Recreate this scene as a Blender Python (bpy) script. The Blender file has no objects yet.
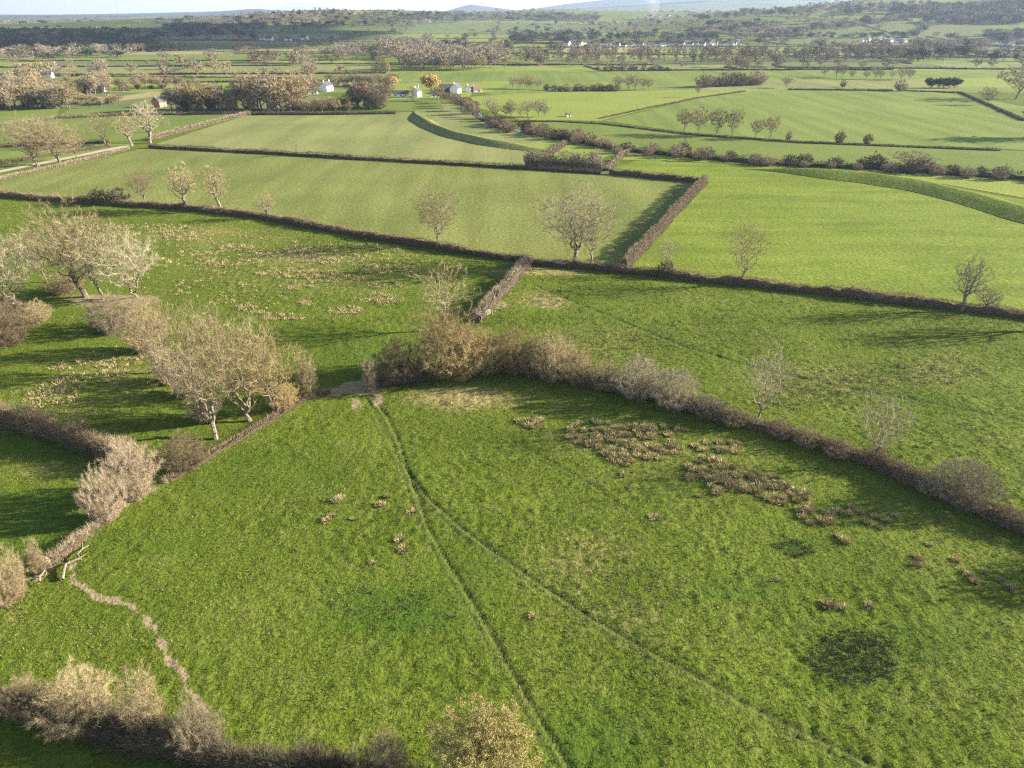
import bpy, math, numpy as np
from math import sin, cos, tan, atan, radians, pi, sqrt

# ------------------------------------------------------------------ scene, camera model
SC = bpy.context.scene
COL = SC.collection
CAM_H, FOC, PITCH = 50.0, 705.0, radians(27.75)
cp, sp = cos(PITCH), sin(PITCH)
RNG = np.random.default_rng(11)

def lerp_tab(x, tab):
    return np.interp(x, [t[0] for t in tab], [t[1] for t in tab])

def sstep(a, b, x):
    t = np.clip((np.asarray(x, float) - a) / (b - a), 0, 1)
    return t * t * (3 - 2 * t)

def hashn(ix, iy, seed):
    n = (ix.astype(np.int64) * 374761393 + iy.astype(np.int64) * 668265263 + seed * 1442695041) & 0x7fffffff
    n = ((n ^ (n >> 13)) * 1274126177) & 0x7fffffff
    n = (n ^ (n >> 16)) & 0xffff
    return n / 65535.0

def vnoise(x, y, s, seed=0):
    x = np.asarray(x, float) / s; y = np.asarray(y, float) / s
    ix = np.floor(x); iy = np.floor(y); fx = x - ix; fy = y - iy
    fx = fx * fx * (3 - 2 * fx); fy = fy * fy * (3 - 2 * fy)
    a = hashn(ix, iy, seed); b = hashn(ix + 1, iy, seed); c = hashn(ix, iy + 1, seed); d = hashn(ix + 1, iy + 1, seed)
    return (a * (1 - fx) + b * fx) * (1 - fy) + (c * (1 - fx) + d * fx) * fy

def fbm(x, y, s, seed=0, o=3):
    t = 0; a = 1; n = 0
    for i in range(o):
        t = t + a * vnoise(x, y, s / 2 ** i, seed + i * 7); n += a; a *= .55
    return t / n

# the lie of the land: a flat flood plain, a wooded ridge, a hill on the right, blue mountains
T_RIDGE = [(120, 0), (190, 22), (250, 46), (300, 60), (340, 64), (400, 60), (450, 54), (500, 58), (545, 66), (600, 60), (660, 56), (720, 54), (800, 60), (1100, 60)]
T_RIGHT = [(560, 0), (640, 18), (700, 44), (770, 64), (850, 88), (900, 98), (955, 91), (1024, 110), (1250, 106)]
T_MOUNT = [(0, 20), (170, 20), (256, 120), (300, 60), (440, 60), (470, 190), (490, 150), (520, 90), (560, 180), (620, 270), (660, 262), (700, 340), (760, 400), (800, 405), (860, 330), (930, 330), (1100, 300)]
T_FOOT = [(0, 10), (250, 20), (500, 40), (560, 90), (640, 140), (700, 175), (780, 190), (860, 160), (1100, 160)]
def height(x, y):
    x = np.asarray(x, float); y = np.asarray(y, float)
    yy = np.maximum(y, 1.0)
    px = 512 + FOC * x / (yy * cp + CAM_H * sp)
    w = 1 + .08 * (fbm(x, y, 700, 3) - .5)
    h = lerp_tab(px, T_RIDGE) * sstep(2650, 3750, yy) * (1 - .5 * sstep(3900, 6500, yy)) * w
    h = np.maximum(h, lerp_tab(px, T_RIGHT) * (.72 * sstep(1350, 2300, yy) + .28 * sstep(2200, 2900, yy)) * (1 - .5 * sstep(3300, 6500, yy)) * w)
    h = np.maximum(h, lerp_tab(px, T_FOOT) * sstep(6000, 9500, yy) * (1 + .25 * (fbm(x, y, 900, 5) - .5)) * (1 - .4 * sstep(10500, 13000, yy)))
    h = np.maximum(h, lerp_tab(px, T_MOUNT) * sstep(10500, 14500, yy) * (1 + .25 * (fbm(x, y, 1600, 9) - .5)))
    return np.where(yy > 1300, h, 0.0)

def ray(px, py):
    u = (px - 512) / FOC; v = (384 - py) / FOC
    return np.array([u, cp + v * sp, -sp + v * cp])

def P(px, py):
    d = ray(px, py)
    t = CAM_H / -d[2] if d[2] < -1e-4 else 1e9
    if d[1] * t > 1250:
        s = 1250 / d[1]
        while s < 25000:
            q = d * s
            if CAM_H + q[2] < float(height(q[0], q[1])): t = s; break
            s *= 1.004
        else: t = 20000
    q = d * t
    return np.array([q[0], q[1], 0.0 if q[1] < 1300 else float(height(q[0], q[1]))])

def P2(px, py): return P(px, py)[:2]
def rowz(b, py):                                   # height at which a vertical through b meets picture row py
    k = (384 - py) / FOC
    return CAM_H + b[1] * (k * cp - sp) / (cp + k * sp)
def mpp(b): return (b[1] * cp + (CAM_H - b[2]) * sp) / FOC   # metres per pixel at b
def line(*pts): return [P(*p) for p in pts]

# ------------------------------------------------------------------ meshes
def mesh(name, V, faces, mats, mi=None, attrs=None, smooth=False):
    V = np.asarray(V, np.float32); faces = [np.asarray(f, np.int32) for f in faces if len(f)]
    me = bpy.data.meshes.new(name)
    nl = sum(f.size for f in faces); nf = sum(len(f) for f in faces)
    me.vertices.add(len(V)); me.vertices.foreach_set('co', V.ravel())
    me.loops.add(nl); me.polygons.add(nf)
    me.loops.foreach_set('vertex_index', np.concatenate([f.ravel() for f in faces]))
    tot = np.concatenate([np.full(len(f), f.shape[1], np.int32) for f in faces])
    me.polygons.foreach_set('loop_start', np.concatenate([[0], np.cumsum(tot)[:-1]]).astype(np.int32))
    me.polygons.foreach_set('loop_total', tot)
    for m in mats: me.materials.append(m)
    if mi is not None: me.polygons.foreach_set('material_index', np.asarray(mi, np.int32))
    me.polygons.foreach_set('use_smooth', np.full(nf, bool(smooth)))
    for k, a in (attrs or {}).items():
        at = me.attributes.new(k, 'FLOAT', 'POINT'); at.data.foreach_set('value', np.asarray(a, np.float32))
    me.update(calc_edges=True)
    return me

def obj(name, me, parent=None, loc=(0, 0, 0)):
    o = bpy.data.objects.new(name, me); COL.objects.link(o); o.location = loc
    if parent: o.parent = parent
    return o
def tag(o, label, cat, group=None, kind=None):
    o['label'] = label; o['category'] = cat
    if group: o['group'] = group
    if kind: o['kind'] = kind
    return o
def setting(o, kind='structure', label=None, cat=None):
    o['kind'] = kind
    if label: o['label'] = label
    if cat: o['category'] = cat
    return o
def empty(name, loc, label, cat, group=None, rz=0.0):
    o = bpy.data.objects.new(name, None); COL.objects.link(o)
    o.location = loc; o.rotation_euler = (0, 0, rz); o.empty_display_size = .5
    return tag(o, label, cat, group)

class MB:
    """collects tris and quads of several materials for one mesh"""
    def __init__(s): s.V = []; s.F = {3: [], 4: []}; s.M = {3: [], 4: []}; s.n = 0
    def add(s, V, F, m=0):
        V = np.asarray(V, float).reshape(-1, 3); F = np.asarray(F, np.int64)
        if len(F) == 0: return
        s.V.append(V); s.F[F.shape[1]].append(F + s.n); s.M[F.shape[1]].append(np.full(len(F), m)); s.n += len(V)
    def box(s, x0, x1, y0, y1, z0, z1, m=0):
        v = [(x, y, z) for z in (z0, z1) for y in (y0, y1) for x in (x0, x1)]
        s.add(v, [(0, 2, 3, 1), (4, 5, 7, 6), (0, 1, 5, 4), (2, 6, 7, 3), (0, 4, 6, 2), (1, 3, 7, 5)], m)
    def build(s, name, mats, smooth=False):
        fs = [np.concatenate(s.F[k]) for k in (3, 4) if s.F[k]]
        mi = np.concatenate([np.concatenate(s.M[k]) for k in (3, 4) if s.M[k]])
        return mesh(name, np.concatenate(s.V), fs, mats, mi, smooth=smooth)

def unit(a): return a / np.maximum(np.linalg.norm(a, axis=-1, keepdims=True), 1e-9)
def twigs(mb, rng, p0, d, L, W, m=0):
    n = len(p0); d = unit(np.asarray(d))
    s = unit(np.cross(d, rng.normal(size=(n, 3))))
    L = np.broadcast_to(L, n)[:, None]; W = np.broadcast_to(W, n)[:, None]
    V = np.stack([p0 - s * W / 2, p0 + s * W / 2, p0 + d * L], 1).reshape(-1, 3)
    mb.add(V, np.arange(3 * n).reshape(-1, 3), m)
def tubes(mb, A, B, ra, rb, sides, m=0):
    n = len(A)
    if n == 0: return
    d = unit(B - A); ref = np.where(np.abs(d[:, 2:3]) > .9, [[1., 0, 0]], [[0, 0, 1.]])
    u = unit(np.cross(d, ref)); v = np.cross(d, u)
    a = np.arange(sides) * 2 * pi / sides
    ring = u[:, None] * np.cos(a)[None, :, None] + v[:, None] * np.sin(a)[None, :, None]
    V = np.concatenate([A[:, None] + ring * ra[:, None, None], B[:, None] + ring * rb[:, None, None]], 1)
    i = np.arange(sides); j = (i + 1) % sides
    q = np.stack([i, j, j + sides, i + sides], 1)
    mb.add(V.reshape(-1, 3), (q[None] + (np.arange(n) * 2 * sides)[:, None, None]).reshape(-1, 4), m)

# ------------------------------------------------------------------ materials
class G:
    def __init__(s, name):
        s.m = bpy.data.materials.new(name); s.m.use_nodes = True
        s.t = s.m.node_tree; s.bsdf = s.t.nodes['Principled BSDF']
        s.bsdf.inputs['Roughness'].default_value = .9
        s.bsdf.inputs['Specular IOR Level'].default_value = .15
    def n(s, typ, **kw):
        nd = s.t.nodes.new(typ)
        for k, v in kw.items(): setattr(nd, k, v)
        return nd
    def l(s, a, b): s.t.links.new(a, b)
    def setv(s, sock, v):
        if hasattr(v, 'is_output'): s.l(v, sock)
        else: sock.default_value = v if not (isinstance(v, tuple) and len(v) == 3 and sock.type == 'RGBA') else (*v, 1)
    def mix(s, f, a, b, mode='MIX'):
        nd = s.n('ShaderNodeMix', data_type='RGBA', blend_type=mode)
        s.setv(nd.inputs[0], f); s.setv(nd.inputs[6], a); s.setv(nd.inputs[7], b)
        return nd.outputs[2]
    def math(s, op, a, b=0.0, c=None):
        nd = s.n('ShaderNodeMath', operation=op); s.setv(nd.inputs[0], a); s.setv(nd.inputs[1], b)
        if c is not None: s.setv(nd.inputs[2], c)
        return nd.outputs[0]
    def rng(s, v, a, b, c=0.0, d=1.0):
        nd = s.n('ShaderNodeMapRange', interpolation_type='SMOOTHSTEP'); s.setv(nd.inputs[0], v)
        for i, x in enumerate((a, b, c, d)): nd.inputs[i + 1].default_value = x
        return nd.outputs[0]
    def pos(s): return s.n('ShaderNodeNewGeometry').outputs['Position']
    def map(s, vec, sc=(1, 1, 1), rz=0.0):
        nd = s.n('ShaderNodeMapping'); s.l(vec, nd.inputs[0]); nd.inputs['Scale'].default_value = sc; nd.inputs['Rotation'].default_value = (0, 0, rz); return nd.outputs[0]
    def noise(s, vec, scale, detail=3.0, rough=.55):
        nd = s.n('ShaderNodeTexNoise'); s.l(vec, nd.inputs['Vector'])
        nd.inputs['Scale'].default_value = scale; nd.inputs['Detail'].default_value = detail; nd.inputs['Roughness'].default_value = rough
        return nd.outputs[0]
    def attr(s, name): return s.n('ShaderNodeAttribute', attribute_name=name).outputs['Fac']
    def bump(s, h, strength, dist):
        nd = s.n('ShaderNodeBump'); nd.inputs['Strength'].default_value = strength; nd.inputs['Distance'].default_value = dist
        s.l(h, nd.inputs['Height']); s.l(nd.outputs[0], s.bsdf.inputs['Normal'])
    def base(s, c): s.setv(s.bsdf.inputs['Base Color'], c)

def plain(name, c, rough=.85, var=.25, scale=1.5):
    g = G(name); n = g.noise(g.pos(), scale, 3)
    g.base(g.mix(n, tuple(x * (1 - var) for x in c), tuple(min(1, x * (1 + var)) for x in c)))
    g.bsdf.inputs['Roughness'].default_value = rough
    return g.m
def twigmat(name, c1, c2, objvar=.25):
    g = G(name)
    isl = g.n('ShaderNodeNewGeometry').outputs['Random Per Island']
    ob = g.n('ShaderNodeObjectInfo').outputs['Random']
    c = g.mix(isl, c1, c2)
    k = g.rng(ob, 0, 1, 1 - objvar, 1 + objvar)
    g.base(g.mix(1.0, c, g.n_val(k) if False else k, 'MULTIPLY'))
    g.bsdf.inputs['Roughness'].default_value = .8
    return g.m

TW = {
 'tan':    twigmat('twig_tan', (0.216, 0.168, 0.088), (0.376, 0.307, 0.181)),
 'gold':   twigmat('twig_gold', (0.232, 0.172, 0.076), (0.392, 0.307, 0.155)),
 'pink':   twigmat('twig_pinkish', (0.200, 0.157, 0.102), (0.352, 0.287, 0.202)),
 'brown':  twigmat('twig_brown', (.14, .105, .064), (.28, .215, .135)),
 'grey':   twigmat('twig_grey', (.19, .16, .108), (.35, .30, .208)),
 'pale':   twigmat('twig_pale', (.25, .21, .135), (.41, .355, .25)),
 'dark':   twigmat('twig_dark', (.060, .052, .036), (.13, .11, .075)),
 'far':    twigmat('twig_far', (.19, .16, .118), (.31, .262, .20)),
 'farpink':twigmat('twig_far_pinkish', (.19, .16, .12), (.32, .275, .21)),
 'ever':   twigmat('leaf_evergreen', (.018, .034, .016), (.05, .075, .03)),
 'green':  twigmat('leaf_dull_green', (.06, .08, .03), (.13, .15, .06)),
 'yellow': twigmat('leaf_yellow', (.42, .30, .08), (.60, .46, .17)),
 'golden': twigmat('leaf_golden_green', (.17, .15, .05), (.33, .275, .105)),
 'straw':  twigmat('rush_straw', (.26, .215, .09), (.56, .475, .26), .2),
 'rush':   twigmat('rush_pale', (.20, .16, .08), (.46, .375, .215), .2),
 'weed':   twigmat('weed_brown', (.035, .040, .016), (.17, .14, .08), .2),
 'blade':  twigmat('grass_blade', (.078, .108, .009), (.152, .188, .026), 0),
 'drybl':  twigmat('grass_blade_dry', (.15, .165, .05), (.30, .265, .12), 0),
}
def barkmat(name, c):
    g = G(name); p = g.n('ShaderNodeTexCoord').outputs['Object']
    n = g.noise(g.map(p, (3, 3, .8)), 2.0, 4)
    g.base(g.mix(g.rng(n, .3, .7), tuple(x * .6 for x in c), tuple(x * 1.25 for x in c)))
    g.bump(n, .5, .05); return g.m
BARK = {'pale': barkmat('bark_pale', (.20, .17, .125)), 'brown': barkmat('bark_brown', (.17, .135, .10)), 'grey': barkmat('bark_grey', (.20, .175, .14))}
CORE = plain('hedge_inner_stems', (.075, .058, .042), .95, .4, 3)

def grass(name, c1, c2, dry, dry_amt=.35, bump=.5, bscale=2.2, big=30.0, streak=None, attrs=False):
    g = G(name); p = g.pos()
    big_n = g.noise(p, 1 / big, 3)
    c = g.mix(g.rng(big_n, .32, .68), c1, c2)
    mid = g.noise(p, .35, 4, .6)
    c = g.mix(g.math('MULTIPLY', g.rng(mid, .42, .78), dry_amt), c, dry)
    fine = g.noise(p, bscale, 4, .65)
    c = g.mix(1.0, c, g.rng(fine, .25, .75, .62, 1.36), 'MULTIPLY')
    if streak:
        st = g.noise(g.map(p, (1 / streak[0], 1 / streak[1], 1), streak[2]), 1.0, 2)
        c = g.mix(1.0, c, g.rng(st, .3, .7, .88, 1.12), 'MULTIPLY')
    hgt = g.math('ADD', fine, g.math('MULTIPLY', mid, .8))
    if attrs:
        patch = g.noise(p, 1.1, 4, .7)
        dm = g.rng(g.math('ADD', g.math('MULTIPLY', g.attr('dry'), .9), g.math('SUBTRACT', patch, .62)), .1, .55)
        c = g.mix(dm, c, g.mix(g.noise(p, 3.0, 3), (.20, .17, .06), (.40, .31, .16)))
        c = g.mix(g.math('MULTIPLY', g.attr('lush'), .75), c, (.035, .095, .012))
        c = g.mix(g.math('MULTIPLY', g.attr('worn'), .5), c, (.16, .19, .05))
        c = g.mix(g.math('MULTIPLY', g.attr('rut'), .75), c, (.035, .042, .014))
        mm = g.rng(g.math('ADD', g.attr('mud'), g.math('MULTIPLY', g.math('SUBTRACT', patch, .5), .9)), .3, .6)
        c = g.mix(mm, c, g.mix(g.noise(p, 2.5, 4, .7), (.13, .10, .052), (.42, .34, .205)))
    g.base(c); g.bump(hgt, bump, .22)
    g.bsdf.inputs['Roughness'].default_value = .95
    g.bsdf.inputs['Specular IOR Level'].default_value = .05
    return g.m

STRAW = (.30, .26, .11)
M_GROUND = grass('grass_ground', (.080, .114, .012), (.106, .142, .018), (.16, .165, .045), .4, .8, 3.0, 14, attrs=True)
M_F = {
 'pale':   grass('grass_pale', (.160, .185, .062), (.20, .215, .078), (.27, .25, .115), .5, .35, 1.3, 45, (14, 120, .22)),
 'sage':   grass('grass_sage', (.138, .162, .042), (.168, .188, .053), (.185, .195, .07), .6, .5, 1.2, 26, (9, 70, .3)),
 'lime':   grass('grass_lime', (.118, .166, .020), (.154, .198, .029), (.21, .22, .05), .6, .55, 1.3, 22, (50, 7, .1)),
 'bright': grass('grass_bright', (.130, .174, .037), (.158, .197, .046), (.215, .25, .08), .35, .35, 1.3, 60, (9, 200, -.5)),
 'yellow': grass('grass_yellow', (.175, .225, .04), (.205, .245, .05), (.27, .26, .09), .4, .35, 1.3, 40),
 'green':  grass('grass_green', (.114, .155, .033), (.142, .178, .042), (.19, .21, .07), .35, .4, 1.5, 40),
 'dull':   grass('grass_dull', (.10, .135, .05), (.135, .16, .06), (.20, .18, .09), .5, .4, 1.4, 40),
 'straw':  grass('grass_straw', (.24, .215, .095), (.30, .255, .12), (.36, .29, .16), .5, .35, 1.4, 30),
 'scrub':  grass('grass_scrub', (.13, .125, .055), (.19, .155, .075), (.28, .21, .11), .6, .6, 1.4, 12),
}

# ------------------------------------------------------------------ ground sheet
NEAR_TRACKS = [  # wheel tracks, as picture points on the flat ground
 [(366, 394), (385, 417), (396, 440), (402, 462), (411, 489), (424, 528), (450, 572), (480, 622), (511, 678), (545, 735), (585, 800)],
 [(404, 470), (425, 500), (462, 533), (523, 575), (592, 621), (660, 660), (742, 706), (862, 764), (960, 810)],
 [(440, 405), (520, 447), (590, 487), (660, 540)],
 [(362, 396), (378, 425), (392, 452), (415, 495)],
]
MEADOW_TRACK = [[(535, 286), (600, 312), (680, 345), (760, 368), (850, 388), (940, 405), (1060, 428)]]
BARE_PATH = [(72, 566), (76, 582), (98, 598), (128, 604), (148, 620), (160, 640), (168, 658), (182, 672), (190, 694), (205, 712)]
F_LINE = [(-140, 188), (0, 197), (85, 203), (180, 209), (270, 219), (385, 241), (470, 254), (530, 263), (600, 270), (662, 276), (740, 285), (850, 297), (960, 310), (1024, 318), (1150, 334)]

def segdist(x, y, pts, signed=False):
    best = np.full(x.shape, 1e9); sg = np.zeros(x.shape)
    for a, b in zip(pts[:-1], pts[1:]):
        ax, ay = a[:2]; dx, dy = b[0] - ax, b[1] - ay; L2 = dx * dx + dy * dy
        t = np.clip(((x - ax) * dx + (y - ay) * dy) / L2, 0, 1)
        ex, ey = x - ax - t * dx, y - ay - t * dy
        d = np.hypot(ex, ey); m = d < best
        best = np.where(m, d, best); sg = np.where(m, np.sign(dx * ey - dy * ex), sg)
    return best * (sg if signed else 1)

def axis(spec):
    out = [spec[0][0]]
    for (a, st) , (b, _) in zip(spec[:-1], spec[1:]):
        n = max(1, round((b - a) / st)); out += list(np.linspace(a, b, n + 1)[1:])
    return np.array(out)
gx = axis([(-15500, 3000), (-6000, 1200), (-1500, 250), (-400, 40), (-170, .9), (-75, .4), (-60, .26), (75, .4), (95, .9), (170, 40), (400, 250), (1500, 1200), (6000, 3000), (15500, 1)])
gy = axis([(-600, 200), (0, 25), (25, .4), (33, .26), (105, .45), (160, .8), (235, 20), (700, 60), (2000, 120), (4500, 400), (9000, 600), (17400, 1)])
X, Y = np.meshgrid(gx, gy); x = X.ravel(); y = Y.ravel()
fl = [P2(*p) for p in F_LINE]
side = np.interp(x, [p[0] for p in fl], [p[1] for p in fl])       # y of the long hedge
near = (y < side + 1) & (y > 10) & (np.abs(x) < 200)
rough = near * sstep(0, 3, side + 1 - y)
tus = fbm(x, y, 1.5, 2, 3)
z = rough * (.06 * (tus - .5) + .09 * (vnoise(x, y, .62, 8) - .5) * (.35 + 1.3 * sstep(.35, .7, fbm(x, y, 7, 19, 2))) + .10 * (vnoise(x, y, .34, 18) - .5) + .5 * (fbm(x, y, 16, 4, 2) - .5))
for k, tr in enumerate(NEAR_TRACKS):
    d = segdist(x, y, [P2(*p) for p in tr], True)
    dep = (.11, .11, .06, .07)[k]
    for off in (-.42, .42):
        z -= rough * dep * np.exp(-((d - off) / .2) ** 2) * (1.25 if off > 0 else .6)
for tr in MEADOW_TRACK:
    d = segdist(x, y, [P2(*p) for p in tr], True)
    z -= rough * .12 * np.exp(-(d / .5) ** 2)
z = np.where(near, z, -.03) + np.where(y > 1300, height(x, y) - 1.5, 0)
z = np.where((y > 600) & (y <= 1300), -.3, z)
def ell(px, py, rx, ry, soft=.35):
    """membership in an ellipse drawn on the flat ground"""
    c = P2(px, py); ax = P2(px + rx, py) - c; ay = (P2(px, py - ry) - P2(px, py + ry)) / 2
    M = np.linalg.inv(np.array([ax, ay]).T)
    q = M @ np.array([x - c[0], y - c[1]]); r = np.hypot(q[0], q[1])
    return 1 - sstep(1 - soft, 1 + soft, r)
dry = np.zeros_like(x); lush = np.zeros_like(x); mud = np.zeros_like(x); rut = np.zeros_like(x); worn = np.zeros_like(x)
for e, a in [((470, 398, 70, 13), .75), ((455, 405, 40, 12), .6), ((560, 410, 60, 10), .4), ((700, 470, 130, 40), .42), ((600, 440, 70, 22), .5), ((590, 560, 80, 45), .5), ((640, 620, 90, 40), .42),
             ((560, 640, 60, 60), .35), ((960, 690, 70, 40), .35), ((350, 505, 60, 25), .35), ((240, 620, 60, 50), .25), ((60, 640, 60, 30), .3), ((120, 375, 75, 30), .5), ((60, 400, 70, 22), .45), ((150, 330, 40, 14), .6),
             ((250, 270, 140, 40), .38), ((200, 235, 110, 14), .55), ((310, 258, 90, 12), .6), ((330, 285, 90, 14), .45), ((600, 340, 90, 30), .42), ((820, 380, 110, 26), .5), ((940, 370, 60, 26), .48), ((545, 300, 30, 12), .75),
             ((540, 272, 50, 5), .8), ((670, 300, 120, 14), .35), ((15, 620, 40, 20), .4), ((960, 560, 80, 20), .35), ((50, 470, 60, 12), .5), ((740, 640, 100, 40), .2), ((700, 740, 90, 30), .25)]:
    dry = np.maximum(dry, a * .8 * np.clip(ell(*e, soft=.85) * 1.15 - .55 * fbm(x, y, 5, 61, 3) + .12, 0, 1))
for e, a in [((395, 610, 75, 26), .7), ((858, 660, 48, 30), .6), ((795, 548, 22, 10), .7), ((110, 545, 90, 14), .3), ((600, 740, 60, 40), .6), ((740, 590, 50, 14), .5), ((920, 640, 60, 20), .4), ((460, 580, 60, 40), .3), ((40, 520, 70, 30), .6), ((260, 470, 80, 26), .3), ((340, 350, 90, 20), .35)]:
    lush = np.maximum(lush, a * np.clip(ell(*e, soft=.6) * 1.2 - .4 * fbm(x, y, 4, 65, 3), 0, 1))
for e, a in [((362, 388, 26, 7), 1.0), ((335, 392, 18, 5), .7), ((378, 400, 8, 8), .6), ((356, 404, 8, 9), .5), ((500, 305, 14, 6), .5), ((110, 300, 60, 8), .6), ((120, 325, 40, 5), .45)]:
    mud = np.maximum(mud, a * np.clip(ell(*e, soft=.6) * 1.2 - .5 * fbm(x, y, 2.5, 67, 3), 0, 1))
d = segdist(x, y, [P2(*p) for p in BARE_PATH]); mud = np.maximum(mud, .74 * (1 - sstep(.0, .60, d + .9 * (fbm(x, y, 1.0, 5, 2) - .5))))
for k, tr in enumerate(NEAR_TRACKS):
    d = segdist(x, y, [P2(*p) for p in tr], True); fr = .55 + .9 * fbm(x, y, 3.0, 71, 2)
    rut = np.maximum(rut, (.85, 1.25, .4, .4)[k] * np.clip(fr, 0, 1) * np.maximum(np.exp(-((d - .42) / .2) ** 2), .6 * np.exp(-((d + .42) / .2) ** 2)))
rut = np.maximum(rut, 1.1 * ell(362, 389, 24, 6, .6) * sstep(.4, .62, fbm(x, y, 1.6, 83, 3)))
for tr in NEAR_TRACKS[:2]:
    d = segdist(x, y, [P2(*p) for p in tr]); worn = np.maximum(worn, .45 * (1 - sstep(.3, .9, d)))
    mud = np.maximum(mud, .3 * (1 - sstep(.1, .5, np.abs(d - .42))))
d = segdist(x, y, [P2(*p) for p in MEADOW_TRACK[0]]); rut = np.maximum(rut, .4 * np.exp(-(d / .35) ** 2)); lush = np.maximum(lush, .22 * (1 - sstep(.8, 3.5, d)))
# bare soil under the hedgerows of the near fields
NEAR_LINES = [[(-40, 625), (20, 592), (60, 560), (110, 515), (165, 482), (215, 455), (250, 432), (310, 396), (350, 390)], [(372, 386), (440, 377), (500, 371), (580, 381), (650, 398), (700, 413), (760, 430), (820, 447), (880, 468), (930, 492), (990, 517), (1060, 548)]]
for ln in NEAR_LINES:
    d = segdist(x, y, [P2(*p) for p in ln]); mud = np.maximum(mud, .4 * (1 - sstep(.4, 1.7, d + .8 * (vnoise(x, y, 2, 15) - .5))))
nx, ny = len(gx), len(gy)
i = (np.arange(ny - 1)[:, None] * nx + np.arange(nx - 1)[None]).ravel()
GZ = (gx, gy, z.reshape(ny, nx))
V = np.stack([x, y, z], 1)
g_o = setting(obj('ground', mesh('ground', V, [np.stack([i, i + 1, i + nx + 1, i + nx], 1)], [M_GROUND], attrs=dict(dry=dry, lush=lush, mud=mud, worn=worn, rut=rut), smooth=True)), cat=None)
RUT = rut.reshape(ny, nx); DRY = dry.reshape(ny, nx); LUSH = lush.reshape(ny, nx); MUD = mud.reshape(ny, nx)
def samp(A, qx, qy):
    ix = np.clip(np.searchsorted(gx, qx) - 1, 0, nx - 2); iy = np.clip(np.searchsorted(gy, qy) - 1, 0, ny - 2)
    fx = np.clip((qx - gx[ix]) / (gx[ix + 1] - gx[ix]), 0, 1); fy = np.clip((qy - gy[iy]) / (gy[iy + 1] - gy[iy]), 0, 1)
    return (A[iy, ix] * (1 - fx) + A[iy, ix + 1] * fx) * (1 - fy) + (A[iy + 1, ix] * (1 - fx) + A[iy + 1, ix + 1] * fx) * fy

# ------------------------------------------------------------------ traced fields of the flood plain (flat sheets a few mm apart)
_fz = [.02]
def field(mat, *pts):
    _fz[0] += .004
    w = np.array([P(*p) for p in pts]); w[:, 2] = _fz[0]
    me = mesh('field', w, [np.arange(len(w))[None]], [M_F[mat]])
    if me.polygons[0].normal.z < 0: me.flip_normals()
    return setting(obj('field', me))
Fb = [(px, py - .5) for px, py in F_LINE]
field('sage', *Fb[1:9], (625, 267), (702, 184), (690, 181), (600, 172), (520, 168), (350, 158), (150, 147), (0, 180), (-140, 208))
field('lime', *Fb[8:], (1160, 228), (1024, 200), (900, 178), (800, 168), (640, 160), (602, 172), (690, 181), (705, 184), (628, 266))
field('pale', (150, 146), (350, 157), (520, 167), (560, 160), (505, 146), (440, 130), (412, 112), (390, 113), (250, 114))
field('bright', (-160, 205), (0, 174), (130, 145), (140, 142), (110, 143), (0, 148), (-160, 158))
field('green', (-160, 157), (0, 147), (110, 142), (145, 140), (246, 114), (130, 115), (55, 119), (0, 127), (-160, 140))
field('bright', (-160, 139), (0, 126), (55, 118), (60, 108), (0, 112), (-160, 118))
field('pale', (414, 112), (445, 131), (508, 147), (562, 152), (580, 146), (540, 137), (500, 128), (472, 110), (450, 103), (425, 106))
field('yellow', (508, 146), (562, 160), (640, 160), (800, 167), (900, 177), (1024, 198), (1160, 224), (1160, 190), (1024, 178), (880, 169), (780, 166), (700, 158), (620, 150), (560, 140))
field('green', (510, 121), (560, 136), (620, 149), (700, 157), (780, 164), (880, 167), (1024, 177), (1160, 188), (1160, 160), (1000, 150), (800, 142), (690, 134), (600, 123))
field('bright', (604, 121), (690, 133), (800, 141), (1000, 149), (1160, 157), (1160, 112), (1020, 106), (960, 94), (880, 90), (790, 89), (745, 92), (700, 98))
field('yellow', (478, 108), (520, 120), (600, 121), (698, 97), (742, 91), (700, 90), (600, 92), (520, 93), (470, 97))
field('bright', (482, 97), (520, 92.5), (600, 91.5), (690, 89.5), (700, 82), (600, 84), (560, 80), (510, 83))
field('green', (340, 100), (400, 99), (440, 101), (444, 110), (412, 111), (340, 111))
field('dull', (-160, 117), (0, 111), (60, 107), (130, 113), (240, 112), (330, 110), (335, 96), (200, 94), (0, 90), (-160, 92))
field('straw', (118, 101), (170, 95), (170, 92), (150, 92), (118, 97))
field('green', (60, 115), (130, 113), (160, 111), (160, 107), (70, 109))
field('yellow', (380, 100), (470, 97), (478, 84), (390, 84))
field('bright', (395, 83), (560, 80), (560, 70.5), (400, 72))

def ribbon(name, pts, half, mat, z=.05, wob=0.0, seed=1):
    pts = resample(pts, 6); n = len(pts); t = tangents(pts); nr = np.stack([-t[:, 1], t[:, 0], 0 * t[:, 0]], 1)
    r = np.random.default_rng(seed); w = half * (1 + wob * (r.random((n, 2)) - .5))
    A = pts + nr * w[:, :1]; B = pts - nr * w[:, 1:]; A[:, 2] = B[:, 2] = z
    i = np.arange(n - 1)
    return obj(name, mesh(name, np.concatenate([A, B]), [np.stack([i, i + n, i + n + 1, i + 1], 1)], [mat]))
def resample(pts, step):
    pts = np.array(pts, float); s = np.concatenate([[0], np.cumsum(np.linalg.norm(np.diff(pts, axis=0), axis=1))])
    n = max(2, int(s[-1] / step) + 1); q = np.linspace(0, s[-1], n)
    return np.stack([np.interp(q, s, pts[:, k]) for k in range(3)], 1)
def tangents(p):
    t = np.gradient(p, axis=0); t[:, 2] = 0; return unit(t)

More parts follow.
